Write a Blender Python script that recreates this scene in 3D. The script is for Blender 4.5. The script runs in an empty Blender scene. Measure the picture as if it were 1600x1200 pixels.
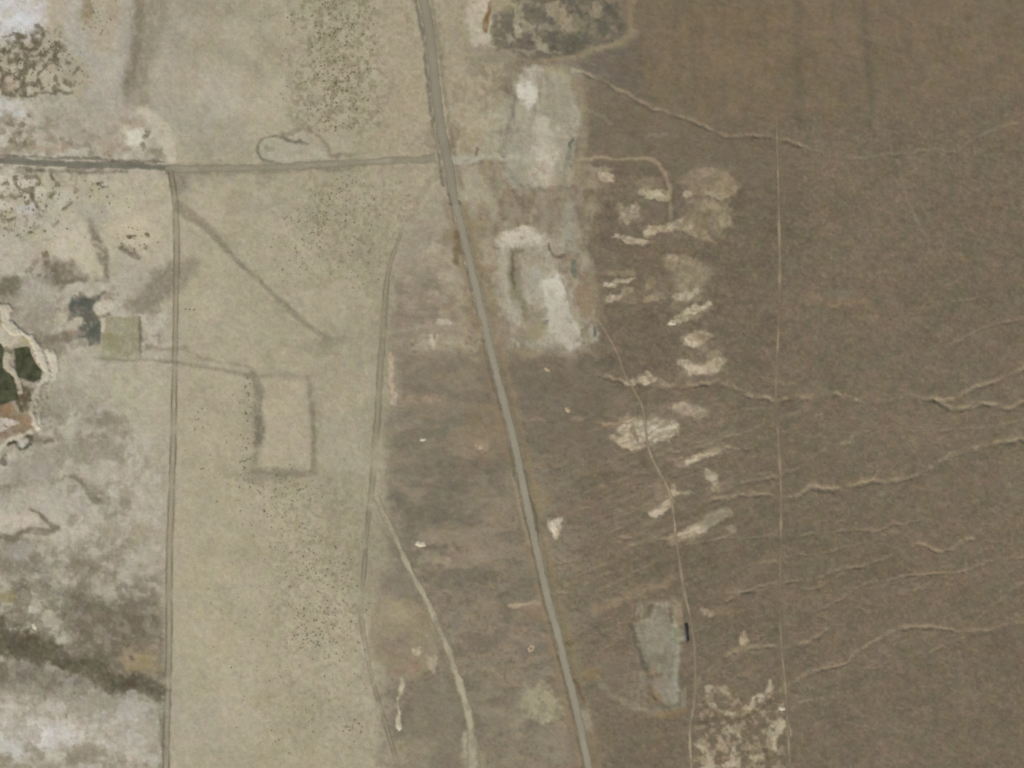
import bpy, bmesh, math, random
import numpy as np
from mathutils import Vector

# ---------------------------------------------------------------- camera, sky, sun, exposure
scene = bpy.context.scene
M = 0.75                                     # metres per survey unit (all tables below are in survey units, x east, y south)
CX, CY = 800.0, 600.0
SUN_AZ, SUN_EL = 205.0, 47.0                 # degrees, clockwise from north

cam_d = bpy.data.cameras.new('camera')
cam = bpy.data.objects.new('camera', cam_d)
scene.collection.objects.link(cam)
cam.location = (0, 0, 4000)
cam.rotation_euler = (0, 0, 0)               # straight down, north up
cam_d.sensor_width = 36
cam_d.lens = 36 * 4000 / (1600 * M)
cam_d.clip_start = 10
cam_d.clip_end = 120000
scene.camera = cam

world = bpy.data.worlds.new('World')
scene.world = world
world.use_nodes = True
wn = world.node_tree
sky = wn.nodes.new('ShaderNodeTexSky')
sky.sky_type = 'NISHITA'
sky.sun_disc = False
sky.sun_elevation = math.radians(SUN_EL)
sky.sun_rotation = math.radians(SUN_AZ)
sky.air_density = 1.0
sky.dust_density = 2.0
bg = wn.nodes['Background']
bg.inputs['Strength'].default_value = 0.09
wn.links.new(sky.outputs[0], bg.inputs['Color'])

sun_d = bpy.data.lights.new('sun', 'SUN')
sun_d.energy = 3.6
sun_d.angle = math.radians(0.53)
sun_d.color = (1.0, 0.955, 0.88)
sun = bpy.data.objects.new('sun', sun_d)
scene.collection.objects.link(sun)
az, el = math.radians(SUN_AZ), math.radians(SUN_EL)
sv = Vector((math.sin(az) * math.cos(el), math.cos(az) * math.cos(el), math.sin(el)))
sun.rotation_euler = sv.to_track_quat('Z', 'Y').to_euler()
sun.location = sv * 500

scene.view_settings.view_transform = 'Standard'
scene.view_settings.look = 'None'
scene.view_settings.exposure = 0.0
scene.view_settings.gamma = 1.0
scene.view_settings.use_curve_mapping = False
scene.cycles.use_denoising = False
scene.cycles.pixel_filter_type = 'BLACKMAN_HARRIS'
scene.cycles.filter_width = 2.0
scene.cycles.max_bounces = 5
scene.cycles.transparent_max_bounces = 16

GAIN = np.array([0.885, 0.885, 0.855])          # albedo of a soil = its survey colour (linear) times this


# ---------------------------------------------------------------- helpers
def W(p):
    return ((p[0] - CX) * M, (CY - p[1]) * M)


def lin(c):
    c = np.asarray(c, dtype=np.float64) / 255.0
    return np.where(c <= 0.04045, c / 12.92, ((c + 0.055) / 1.055) ** 2.4) * GAIN


def rgba(c):
    l = lin(c)
    return (float(l[0]), float(l[1]), float(l[2]), 1.0)


_tab = np.random.RandomState(7).rand(256, 256).astype(np.float32) * 2 - 1


def vnoise(x, y, seed=0):
    x = np.asarray(x, np.float32) + seed * 37.17
    y = np.asarray(y, np.float32) + seed * 91.73
    xi = np.floor(x).astype(np.int64); yi = np.floor(y).astype(np.int64)
    fx = (x - xi).astype(np.float32); fy = (y - yi).astype(np.float32)
    fx = fx * fx * fx * (fx * (fx * 6 - 15) + 10); fy = fy * fy * fy * (fy * (fy * 6 - 15) + 10)
    x0 = xi & 255; x1 = (xi + 1) & 255; y0 = yi & 255; y1 = (yi + 1) & 255
    a = _tab[y0, x0]; b = _tab[y0, x1]; c = _tab[y1, x0]; d = _tab[y1, x1]
    return (a + (b - a) * fx) * (1 - fy) + (c + (d - c) * fx) * fy


def fbm(x, y, octv=4, seed=0, gain=0.55):
    s = 0; a = 1.0; n = 0
    ca, sa = 0.8, 0.6
    for k in range(octv):
        s = s + a * vnoise(x, y, seed + k * 5)
        n += a; a *= gain
        x, y = (x * ca - y * sa) * 2.03, (x * sa + y * ca) * 2.03
    return s / n * 1.6


def sstep(a, b, t):
    t = np.clip((t - a) / (b - a), 0, 1)
    return t * t * (3 - 2 * t)


def smooth(pts, n=6):
    """Catmull-Rom through the points."""
    pts = [np.array(p, float) for p in pts]
    if len(pts) < 3:
        return np.array(pts)
    P = [2 * pts[0] - pts[1]] + pts + [2 * pts[-1] - pts[-2]]
    out = []
    for i in range(1, len(P) - 2):
        for k in range(n):
            t = k / n
            out.append(0.5 * (2 * P[i] + (P[i + 1] - P[i - 1]) * t + (2 * P[i - 1] - 5 * P[i] + 4 * P[i + 1] - P[i + 2]) * t * t
                              + (3 * P[i] - P[i - 1] - 3 * P[i + 1] + P[i + 2]) * t ** 3))
    out.append(P[-2])
    return np.array(out)


# ---------------------------------------------------------------- the grid of the ground
STEP = 1.6
ix = np.arange(-90, 1690.01, STEP); iy = np.arange(-90, 1290.01, STEP)
far = 6.0 * (1.28 ** np.arange(1, 36))
far = np.cumsum(far)
far = far * (60000.0 / far[-1])
far = np.maximum.accumulate(far + np.arange(1, 36) * 1.5)
gx = np.concatenate([ix[0] - far[::-1], ix, ix[-1] + far])
gy = np.concatenate([iy[0] - far[::-1], iy, iy[-1] + far])
P, Q = np.meshgrid(gx.astype(np.float32), gy.astype(np.float32))
NX, NY = len(gx), len(gy)

# domain warps that make every drawn edge uneven
w1x = fbm(P / 11, Q / 11, 4, 1, .7); w1y = fbm(P / 11, Q / 11, 4, 2, .7)
w2x = fbm(P / 34, Q / 34, 3, 3); w2y = fbm(P / 34, Q / 34, 3, 4)
nA = fbm(P / 7, Q / 7, 3, 11)
nE = fbm(P / 5.5, Q / 5.5, 2, 17)
nB = fbm(P / 20, Q / 20, 4, 12)
nC = fbm(P / 70, Q / 70, 4, 13)
nD = fbm(P / 240, Q / 240, 3, 14)
SCALES = {6: nA, 20: nB, 70: nC}

COL = np.zeros((NY, NX, 3), np.float32)
HGT = np.zeros((NY, NX), np.float32)


def h_base(x, y):
    """gentle lie of the land in metres (survey coordinates)"""
    x = np.clip(np.asarray(x, np.float32), -4000, 5600); y = np.clip(np.asarray(y, np.float32), -4000, 5200)
    return (0.004 * np.maximum(x - 600, 0) + 0.9 * vnoise(x / 320, y / 320, 21)).astype(np.float32)


def sl(x0, x1, y0, y1):
    a, b = np.searchsorted(gx, x0), np.searchsorted(gx, x1)
    c, d = np.searchsorted(gy, y0), np.searchsorted(gy, y1)
    return slice(max(c - 1, 0), min(d + 1, NY)), slice(max(a - 1, 0), min(b + 1, NX))


def warped(s, warp):
    return P[s] + warp * (4.2 * w1x[s] + 6.0 * w2x[s]), Q[s] + warp * (4.2 * w1y[s] + 6.0 * w2y[s])


def sd_poly(x, y, pts):
    d = np.full(x.shape, 1e9, np.float32); ins = np.zeros(x.shape, bool)
    n = len(pts)
    for i in range(n):
        ax, ay = pts[i]; bx, by = pts[(i + 1) % n]
        ex, ey = bx - ax, by - ay
        t = np.clip(((x - ax) * ex + (y - ay) * ey) / (ex * ex + ey * ey + 1e-9), 0, 1)
        d = np.minimum(d, (x - ax - ex * t) ** 2 + (y - ay - ey * t) ** 2)
        if ay != by:
            c = ((ay > y) != (by > y)) & (x < (bx - ax) * (y - ay) / (by - ay) + ax)
            ins ^= c
    d = np.sqrt(d)
    return np.where(ins, -d, d)


def d_line(x, y, pts, w):
    """distance to a polyline minus its local half width, and signed side"""
    best = np.full(x.shape, 1e9, np.float32); side = np.zeros(x.shape, np.float32)
    n = len(pts)
    for i in range(n - 1):
        ax, ay = pts[i]; bx, by = pts[i + 1]
        ex, ey = bx - ax, by - ay
        L = math.hypot(ex, ey) + 1e-9
        t = np.clip(((x - ax) * ex + (y - ay) * ey) / (L * L), 0, 1)
        d = np.hypot(x - ax - ex * t, y - ay - ey * t) - (w[i] + (w[i + 1] - w[i]) * t) * 0.5
        m = d < best
        best = np.where(m, d, best)
        side = np.where(m, ((x - ax) * ey - (y - ay) * ex) / L, side)
    return best, side


def lay(s, m, c, op):
    m = m * np.clip(1.0 + .42 * nE[s] + .22 * nB[s], .35, 1.0)      # no patch of soil is even
    m = (m * op)[..., None]
    COL[s] = COL[s] * (1 - m) + np.array(c, np.float32) * m


def broken(s, m, brk, sc):
    if brk:
        n = SCALES[sc][s]
        m = m * (1 - brk * sstep(-0.25, 0.35, n))
    return m


def poly(pts, c, op=1.0, soft=4, warp=0.8, brk=0, sc=6, h=0.0, hs=None):
    pts = [tuple(p) for p in pts]
    xs = [p[0] for p in pts]; ys = [p[1] for p in pts]
    g = soft + 14 * warp + 4
    s = sl(min(xs) - g, max(xs) + g, min(ys) - g, max(ys) + g)
    x, y = warped(s, warp)
    d = sd_poly(x, y, pts)
    m = 1 - sstep(-soft * .75, soft * .75, d)
    if h:
        k = hs or soft
        HGT[s] += h * (1 - sstep(-k, k, d))
    m = broken(s, m, brk, sc)
    if c is not None:
        lay(s, m, c, op)


def blob(cx, cy, rx, ry, c, op=1.0, ang=0, edge=0.45, warp=1.0, brk=0, sc=6, h=0.0):
    r = max(rx, ry) * 1.6 + 14 * warp
    s = sl(cx - r, cx + r, cy - r, cy + r)
    x, y = warped(s, warp)
    a = math.radians(ang)
    u = ((x - cx) * math.cos(a) + (y - cy) * math.sin(a)) / rx
    v = (-(x - cx) * math.sin(a) + (y - cy) * math.cos(a)) / ry
    if max(rx, ry) < 45:
        edge = edge * .75
    m = 1 - sstep(1 - edge, 1 + edge, np.hypot(u, v) + .22 * nA[s])
    if h:
        HGT[s] += h * m
    m = broken(s, m, brk, sc)
    if c is not None:
        lay(s, m, c, op)


def line(pts, w, c, op=1.0, soft=2.0, warp=0.5, brk=0, sc=6, h=0.0, n=5):
    w = list(w) if hasattr(w, '__len__') else [w] * len(pts)
    if len(w) == 2 and len(pts) > 2:
        w = list(np.linspace(w[0], w[1], len(pts)))
    q = smooth([(p[0], p[1], ww) for p, ww in zip(pts, w)], n)
    g = max(w) + soft + 14 * warp + 3
    s = sl(q[:, 0].min() - g, q[:, 0].max() + g, q[:, 1].min() - g, q[:, 1].max() + g)
    x, y = warped(s, warp)
    d, _ = d_line(x, y, q[:, :2], q[:, 2])
    m = 1 - sstep(-soft * 0.6, soft * .9, d + np.minimum(max(w), 5) * .22 * nA[s])
    if h:
        HGT[s] += h * m
    m = broken(s, m, brk, sc)
    if c is not None:
        lay(s, m, c, op)


def mott(x0, x1, y0, y1, c, op, sc, thr, width=0.25, seed=0, ax=1.0, ay=1.0, rot=0, feather=25, octv=3):
    """natural patches of another soil inside a region"""
    s = sl(x0 - feather, x1 + feather, y0 - feather, y1 + feather)
    x, y = P[s], Q[s]
    a = math.radians(rot)
    u = (x * math.cos(a) + y * math.sin(a)) / (sc * ax); v = (-x * math.sin(a) + y * math.cos(a)) / (sc * ay)
    n = fbm(u, v, octv, 40 + seed)
    xx, yy = warped(s, 1.5)
    e = sstep(x0 - feather, x0 + feather, xx) * (1 - sstep(x1 - feather, x1 + feather, xx)) \
        * sstep(y0 - feather, y0 + feather, yy) * (1 - sstep(y1 - feather, y1 + feather, yy))
    lay(s, e * sstep(thr - width, thr + width, n), c, op)


# ---------------------------------------------------------------- soils: broad zones
xw = P + 10 * w2x + 14 * nC; yw = Q + 10 * w2y
TAN = np.array((171, 162, 137), np.float32); WEST = np.array((171, 163, 144), np.float32)
MID = np.array((132, 122, 104), np.float32); BRN = np.array((117, 105, 87), np.float32)
COL[:] = WEST
t = sstep(225, 300, xw)[..., None]; COL[:] = COL * (1 - t) + TAN * t
# the tan flat grades to brown rangeland east of the old track
edge = np.interp(gy, [-200, 0, 240, 300, 420, 520, 640, 760, 860, 960, 1100, 1300], [735, 735, 728, 700, 640, 610, 598, 592, 590, 585, 612, 640]).astype(np.float32)[:, None]
t = sstep(-38, 42, P + 14 * w2x + 10 * nC + 5 * w1x - edge)[..., None]; COL[:] = COL * (1 - t) + MID * t
edge2 = np.interp(gy, [-200, 60, 200, 500, 800, 1300], [960, 960, 930, 900, 900, 920]).astype(np.float32)[:, None]
t = sstep(-60, 70, P + 14 * w2x + 20 * nC - edge2)[..., None]; COL[:] = COL * (1 - t) + BRN * t

mott(930, 1700, -60, 1290, (120, 106, 88), .5, 26, .05, .3, 25, ax=1.6, ay=.9, rot=-16, octv=4); mott(930, 1700, -60, 1290, (107, 99, 82), .5, 30, .08, .3, 26, ax=1.6, ay=.9, rot=-16, octv=4); mott(930, 1700, -60, 1290, (130, 113, 93), .4, 9, .42, .15, 27); mott(980, 1700, -60, 1290, (111, 104, 84), .4, 12, .3, .2, 28)

mott(850, 1260, 640, 1120, (104, 95, 79), .4, 14, .10, .35, 31, ax=4.5, ay=.55, rot=-24, feather=40, octv=3); mott(850, 1260, 640, 1120, (130, 116, 96), .35, 13, .16, .35, 32, ax=4.5, ay=.5, rot=-24, feather=40, octv=3)
mott(1150, 1700, 560, 1150, (106, 97, 81), .28, 15, .2, .35, 33, ax=5, ay=.6, rot=-20, feather=60, octv=3); mott(1150, 1700, 560, 1150, (126, 112, 92), .25, 15, .25, .35, 34, ax=5, ay=.5, rot=-20, feather=60, octv=3)
mott(900, 1250, 200, 640, (104, 94, 79), .5, 16, .1, .3, 35, ax=2.4, ay=.8, rot=-4, feather=40)
mott(740, 930, 250, 600, (150, 134, 110), .6, 14, .12, .25, 36, feather=20); mott(740, 960, 250, 640, (116, 104, 88), .55, 14, .15, .25, 37, feather=20); mott(620, 760, 300, 560, (176, 165, 143), .6, 15, .15, .22, 38, feather=14); mott(620, 760, 380, 560, (128, 116, 98), .6, 14, .2, .22, 39, ax=1.6, ay=.7, feather=14)
mott(690, 900, 820, 1200, (146, 131, 107), .5, 18, .12, .25, 41, ax=1.8, ay=.7, rot=-15, feather=25)
mott(-80, 262, 560, 900, (152, 144, 125), .45, 38, .1, .5, 12); mott(-80, 190, 570, 780, (140, 131, 112), .55, 15, .14, .3, 78, feather=25); mott(-80, 230, 830, 940, (134, 125, 105), .55, 13, .12, .3, 79, feather=18); mott(-80, 200, 380, 560, (140, 131, 112), .5, 14, .16, .3, 80, feather=18)
mott(-60, 180, 740, 1130, (116, 107, 89), .5, 12, .42, .2, 13, feather=25); mott(-60, 250, 560, 1200, (186, 179, 162), .5, 24, .12, .3, 42, ax=1.4, feather=20)
mott(60, 255, 740, 900, (180, 173, 151), .5, 40, .05, .5, 10)
mott(-40, 150, 850, 930, (128, 120, 102), .7, 20, .15, .4, 9, feather=20)

mott(-80, 262, -60, 1260, (188, 181, 164), .3, 9, .2, .35, 45, feather=15); mott(-80, 262, -60, 1260, (138, 129, 110), .3, 9, .3, .3, 46, feather=15); mott(-80, 130, -60, 520, (190, 184, 168), .5, 14, .3, .25, 47, feather=15)
mott(600, 1700, -60, 1290, (140, 122, 100), .4, 4.5, .48, .15, 81, feather=40, octv=2); mott(600, 1700, -60, 1290, (96, 88, 72), .35, 4.5, .46, .15, 82, feather=40, octv=2)
mott(-80, 262, 180, 560, (190, 183, 165), .55, 17, .06, .13, 83, feather=20, octv=5); mott(-80, 262, 180, 560, (130, 121, 101), .6, 13, .26, .12, 84, feather=20, octv=5); mott(-80, 240, 560, 900, (188, 181, 163), .5, 22, .10, .15, 85, feather=20, octv=5); mott(-80, 220, 560, 900, (132, 123, 104), .5, 17, .24, .13, 86, feather=20, octv=5)
# ---- north-west
blob(310, 130, 90, 130, (165, 157, 136), .8)
blob(340, 150, 44, 40, (182, 175, 157), .8); blob(295, 190, 40, 40, (174, 167, 150), .6); blob(270, 60, 26, 50, (158, 149, 128), .6)
blob(295, 35, 34, 16, (180, 170, 154), .6, ang=35)
blob(320, 60, 22, 14, (164, 150, 126), .6)
blob(250, 150, 30, 110, (170, 162, 142), .6)
blob(310, 225, 60, 22, (174, 166, 142), .5)
line([(335, 80), (375, 95), (400, 125), (402, 150)], [14, 22, 26, 14], (146, 138, 117), .6, soft=12)
blob(330, 8, 60, 26, (152, 144, 122), .7, edge=.6); blob(415, 50, 30, 40, (156, 148, 124), .6, edge=.6); blob(430, 150, 26, 50, (178, 170, 146), .5)
poly([(213, -90), (290, -90), (270, 0), (250, 60), (234, 110), (232, 165), (188, 172), (196, 120), (208, 60)], (144, 136, 115), .85, soft=12, warp=.6)
line([(212, -60), (209, 50), (200, 110), (192, 150)], [26, 24, 22, 18], (128, 120, 101), .8, soft=9, warp=.5)
poly([(92, -90), (124, -90), (128, 70), (190, 85), (196, -90), (213, -60), (205, 70), (195, 140), (186, 180), (140, 170), (150, 120), (100, 75)], (175, 169, 155), .75, soft=8)
blob(158, 18, 32, 56, (172, 162, 138), .85, edge=.3)
blob(136, 15, 9, 24, (142, 131, 104), .8); blob(178, 8, 10, 24, (160, 146, 118), .5)
blob(170, 165, 40, 30, (164, 156, 140), .7)
blob(12, 22, 74, 44, (203, 200, 194), .95, edge=.5)
blob(30, 40, 26, 18, (206, 208, 208), .8); blob(60, 20, 14, 12, (198, 186, 182), .6)
blob(5, 165, 42, 20, (197, 195, 188), .9)
blob(85, 25, 16, 40, (172, 161, 134), .8)
blob(40, 105, 50, 48, (164, 154, 130), .9); blob(115, 120, 28, 32, (168, 159, 134), .85)
blob(68, 120, 26, 16, (182, 173, 148), .7); blob(90, 137, 22, 6, (190, 180, 156), .8)
mott(0, 95, 50, 148, (106, 98, 79), .85, 9, .16, .2, 3, feather=12)
mott(-20, 30, 60, 150, (104, 95, 76), .85, 9, .22, .18, 4, feather=10)
for q, w in [([(5, 54), (24, 52), (38, 55)], 4), ([(28, 55), (35, 75), (30, 90), (42, 95)], 7), ([(58, 44), (64, 55), (56, 64), (60, 72)], 6),
             ([(40, 73), (58, 74)], 6), ([(66, 84), (66, 96)], 5), ([(83, 82), (85, 94), (90, 100)], 5), ([(14, 92), (16, 80)], 4),
             ([(36, 118), (38, 130), (40, 146), (50, 148)], 8), ([(55, 143), (75, 146), (98, 146), (110, 141)], 4.5),
             ([(95, 127), (112, 130)], 5), ([(120, 106), (114, 114)], 5), ([(8, 135), (16, 143)], 4), ([(100, 94), (108, 96)], 4), ([(50, 88), (53, 89)], 5), ([(58, 102), (60, 103)], 6)]:
    line(q, w, (106, 98, 79), .75, soft=3, warp=.9, n=3)
blob(15, 130, 9, 8, (186, 170, 150), .8); blob(20, 110, 7, 7, (188, 178, 158), .8); blob(37, 101, 5, 5, (186, 178, 156), .8); blob(49, 138, 4, 9, (190, 182, 160), .8)
mott(-60, 110, 180, 240, (140, 130, 108), .7, 12, .25, .2, 5, feather=12)
for x, y in [(15, 199), (32, 198), (28, 210), (15, 224), (38, 222), (50, 180), (98, 221), (108, 224), (150, 212), (168, 236)]:
    blob(x, y, 5, 4.5, (118, 110, 88), .8)
blob(130, 200, 70, 30, (166, 156, 138), .6); blob(80, 232, 34, 5, (172, 150, 128), .5); blob(175, 225, 26, 12, (160, 148, 124), .6)
blob(214, 212, 24, 20, (192, 185, 163), .9); blob(212, 212, 17, 16, (202, 198, 180), .95, edge=.3)
line([(216, 172), (230, 177), (244, 193), (256, 212), (264, 228), (270, 250)], [8, 14, 20, 24, 20, 12], (188, 180, 157), .95, soft=5)
blob(205, 190, 14, 7, (160, 145, 122), .7); blob(229, 206, 5, 8, (112, 104, 84), .9); blob(225, 226, 4, 6, (118, 108, 88), .8); blob(246, 240, 14, 9, (134, 126, 104), .8)

# ---- west, south of the gravel road
poly([(-90, 268), (272, 275), (272, 400), (200, 450), (60, 400), (-90, 440)], (178, 169, 144), .8, soft=14)
mott(-60, 110, 262, 330, (194, 187, 167), .9, 15, -.05, .25, 6, feather=14)
mott(-60, 120, 262, 350, (120, 111, 88), .8, 10, .38, .15, 7, feather=12)
mott(100, 270, 270, 410, (184, 174, 150), .5, 22, .15, .25, 8, feather=14)
for q, w in [([(25, 272), (26, 286), (33, 295)], 6), ([(48, 298), (53, 312), (57, 325)], 6), ([(40, 263), (56, 268), (66, 266)], 5), ([(38, 338), (42, 351)], 4),
             ([(0, 344), (14, 343), (22, 337)], 3), ([(72, 322), (72, 332)], 4), ([(100, 330), (108, 321)], 4), ([(84, 270), (87, 276)], 6)]:
    line(q, w, (108, 98, 78), .85, soft=2.5, warp=.7, n=3)
for x, y, r in [(10, 285, 4), (92, 305, 4), (153, 287, 6), (160, 294, 4), (47, 363, 6), (28, 368, 6), (16, 358, 4), (57, 355, 5), (105, 357, 6), (130, 368, 5), (40, 424, 5), (62, 433, 5), (73, 365, 4), (73, 380, 4), (58, 339, 4), (88, 352, 4), (8, 356, 4), (36, 376, 4)]:
    blob(x, y, r, r * .8, (105, 97, 77), .85, edge=.5)
line([(140, 346), (147, 362), (156, 388), (164, 410), (164, 432)], [7, 10, 17, 12, 5], (118, 110, 92), .85, soft=6)
line([(190, 387), (202, 392), (213, 401)], [8, 10, 7], (110, 102, 84), .9, soft=3)
blob(110, 385, 36, 36, (192, 184, 162), .95); blob(130, 400, 25, 30, (184, 176, 150), .8); blob(210, 362, 32, 24, (190, 179, 153), .85)
for x, y in [(204, 372), (226, 383), (226, 365)]:
    blob(x, y, 5, 4, (104, 94, 74), .9)
blob(178, 388, 10, 9, (180, 174, 144), .6); blob(245, 385, 18, 16, (176, 168, 142), .7)
blob(46, 398, 18, 10, (178, 156, 136), .6, ang=20); blob(40, 326, 14, 8, (180, 178, 176), .7); blob(150, 335, 24, 16, (168, 161, 146), .7)
blob(10, 395, 44, 36, (182, 174, 158), .8); blob(60, 340, 40, 20, (184, 177, 160), .6)
blob(72, 404, 6, 12, (116, 108, 90), .9); blob(92, 430, 28, 20, (118, 109, 91), .85, edge=.6); line([(75, 412), (95, 440), (125, 437), (135, 431)], 6, (110, 101, 82), .7, soft=4)
blob(10, 452, 26, 16, (116, 108, 91), .85, edge=.6); blob(28, 445, 18, 8, (122, 114, 96), .6)
blob(195, 430, 28, 34, (172, 164, 146), .8); blob(60, 460, 30, 26, (172, 165, 150), .7)
line([(300, 416), (262, 440), (225, 468), (205, 478)], [26, 40, 26, 12], (132, 125, 106), .85, soft=13)
line([(265, 415), (292, 425)], 14, (128, 121, 103), .5, soft=10)
blob(30, 490, 60, 24, (150, 142, 124), .7); blob(70, 500, 26, 20, (150, 142, 122), .6)
line([(62, 530), (90, 530), (118, 522)], [22, 18, 14], (122, 112, 96), .85, soft=7)
blob(80, 545, 24, 10, (136, 128, 108), .7)
poly([(112, 470), (135, 462), (165, 455), (150, 470), (146, 482), (156, 492), (159, 508), (155, 525), (155, 541), (140, 545), (133, 531), (121, 528), (120, 517), (131, 505), (128, 494), (118, 494), (108, 507), (103, 500), (106, 484)], (92, 92, 80), .92, soft=4.5, warp=.5)
blob(130, 470, 16, 8, (84, 90, 80), .6); blob(146, 520, 9, 20, (88, 90, 80), .6)
line([(150, 494), (172, 491)], 5, (108, 100, 84), .8, soft=3)
blob(160, 478, 18, 12, (192, 184, 162), .95, edge=.3); blob(115, 508, 12, 12, (178, 168, 146), .9); blob(94, 498, 9, 14, (186, 178, 152), .8, ang=20); blob(118, 522, 12, 5, (160, 140, 122), .6)
poly([(158, 495), (218, 496), (219, 560), (158, 561)], (146, 141, 114), .95, soft=3, warp=.3)
blob(172, 536, 14, 16, (140, 137, 98), .6); blob(190, 510, 20, 10, (160, 154, 130), .6); line([(217, 495), (219, 562)], 4, (110, 102, 84), .8, soft=2, warp=.2)
line([(161, 500), (160, 516)], 6, (194, 186, 166), .8, soft=2, warp=.2)
line([(150, 560), (190, 562), (240, 564), (268, 566)], 4, (112, 104, 84), .7, soft=3, warp=.3)
line([(228, 545), (262, 548), (290, 545)], 5, (132, 122, 100), .6, soft=4)
blob(130, 590, 60, 44, (174, 168, 146), .7); blob(220, 620, 50, 60, (176, 168, 142), .8)
# white spoil banks and the orange flat by the green pools
poly([(-90, 500), (8, 498), (30, 530), (62, 575), (55, 640), (40, 700), (-90, 700)], (160, 150, 128), .8, soft=8)
line([(-40, 470), (0, 482), (12, 492), (20, 508), (34, 517), (44, 524), (52, 540), (56, 552), (64, 565), (68, 578), (66, 592), (60, 604), (55, 616), (54, 634), (52, 652), (56, 668)], [10, 12, 14, 14, 9, 9, 9, 10, 10, 10, 9, 9, 9, 8, 7, 8], (199, 190, 169), .98, soft=2.5, warp=.9, h=1.8)
line([(68, 548), (78, 558), (82, 574), (83, 594), (80, 606), (72, 618), (67, 632), (62, 650), (62, 668)], [6, 9, 9, 8, 7, 7, 7, 8, 8], (198, 189, 168), .95, soft=2.5, warp=.9, h=1.5)
blob(8, 520, 22, 20, (190, 182, 160), .9, h=1.0); blob(35, 533, 10, 7, (165, 155, 118), .7); blob(70, 602, 6, 4, (150, 130, 90), .7)
blob(12, 545, 8, 8, (120, 112, 92), .7)
poly([(26, 596), (50, 604), (51, 640), (38, 644), (22, 622)], (92, 83, 63), .9, soft=4)
line([(12, 556), (13, 572), (22, 580), (28, 594), (31, 611)], [14, 14, 9, 6, 6], (180, 170, 148), .95, soft=2, warp=.5, h=1.2)
poly([(-90, 634), (14, 628), (30, 641), (47, 646), (48, 668), (35, 676), (15, 682), (-90, 700)], (128, 110, 87), .85, soft=6)
blob(40, 655, 9, 10, (152, 128, 94), .6); blob(10, 640, 12, 6, (150, 122, 88), .6)
blob(16, 657, 15, 6, (206, 197, 184), .95, edge=.4); blob(2, 668, 10, 6, (198, 188, 172), .8)
line([(0, 700), (14, 690), (30, 682), (44, 675)], 7, (196, 187, 165), .9, soft=3)
line([(14, 694), (26, 690), (34, 700), (44, 696), (46, 684), (38, 680)], 4.5, (66, 68, 48), .95, soft=2)
line([(46, 686), (60, 690), (78, 690)], 7, (108, 100, 80), .8, soft=4); blob(6, 716, 7, 6, (96, 88, 70), .7); blob(37, 690, 5, 5, (188, 184, 170), .9)

# ---- west, middle and south
blob(80, 625, 30, 26, (150, 142, 122), .7); blob(120, 620, 16, 12, (152, 144, 126), .6); blob(65, 640, 12, 20, (142, 134, 114), .6)
blob(163, 656, 24, 12, (136, 127, 108), .85, edge=.6); blob(174, 668, 9, 14, (140, 128, 112), .6); blob(120, 704, 26, 20, (148, 141, 122), .8); blob(95, 710, 14, 14, (150, 142, 124), .6)
blob(178, 712, 14, 22, (146, 138, 118), .75); blob(70, 712, 22, 18, (150, 141, 123), .7); blob(100, 672, 14, 9, (186, 180, 160), .7); blob(40, 735, 40, 20, (166, 158, 146), .6); blob(60, 742, 22, 16, (160, 150, 138), .6)
blob(155, 738, 26, 14, (180, 172, 156), .7); blob(128, 740, 8, 5, (186, 166, 150), .7)
line([(100, 742), (114, 744), (128, 752), (140, 768), (150, 782)], [5, 4, 5, 7, 12], (122, 114, 94), .85, soft=4)
blob(60, 790, 70, 26, (178, 172, 156), .8); blob(20, 815, 50, 16, (194, 183, 163), .9)
line([(48, 798), (62, 800), (72, 812), (84, 824), (94, 828)], 5, (116, 108, 88), .85, soft=3); line([(-20, 838), (5, 836), (18, 842), (32, 834), (48, 830), (72, 832), (92, 824)], [12, 8, 10, 6, 8, 9, 5], (118, 109, 90), .85, soft=4)
blob(222, 828, 22, 18, (158, 148, 124), .8); blob(175, 830, 28, 10, (160, 152, 130), .6)
blob(30, 885, 40, 12, (130, 122, 106), .7); blob(130, 885, 24, 14, (124, 116, 96), .7, edge=.7); blob(30, 862, 30, 10, (162, 156, 144), .7)
blob(15, 934, 26, 13, (144, 131, 94), .8); blob(60, 945, 40, 25, (170, 163, 142), .6); blob(52, 958, 9, 7, (198, 192, 178), .8); blob(54, 980, 5, 8, (200, 196, 180), .8)
poly([(100, 920), (140, 930), (190, 930), (255, 925), (256, 990), (200, 985), (150, 980), (100, 985)], (120, 112, 93), .9, soft=14)
blob(175, 930, 34, 16, (172, 165, 146), .6); blob(195, 970, 34, 10, (116, 108, 90), .8); blob(130, 950, 26, 22, (130, 123, 104), .7); blob(138, 980, 14, 10, (172, 164, 138), .7)
poly([(95, 960), (255, 975), (258, 1085), (170, 1066), (110, 1030)], (118, 109, 90), .9, soft=14); poly([(170, 1005), (240, 1000), (254, 1055), (200, 1058)], (142, 128, 103), .85, soft=9)
blob(215, 1032, 24, 14, (158, 141, 106), .7); blob(206, 1025, 4, 4, (90, 80, 62), .9); blob(197, 1008, 4, 4, (100, 90, 72), .8)
line([(-40, 985), (0, 996), (30, 1004), (60, 1018), (100, 1030), (135, 1042), (160, 1056), (190, 1066), (215, 1064), (236, 1070), (256, 1082)], [44, 42, 40, 36, 28, 30, 30, 30, 20, 22, 26], (92, 85, 68), .97, soft=7, warp=1.4, brk=.12, sc=20)
blob(35, 1004, 40, 22, (102, 93, 75), .7, edge=.7); blob(35, 990, 10, 8, (150, 140, 116), .6); blob(150, 1030, 18, 12, (104, 97, 82), .7); blob(130, 1010, 22, 16, (116, 108, 92), .6)
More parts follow.
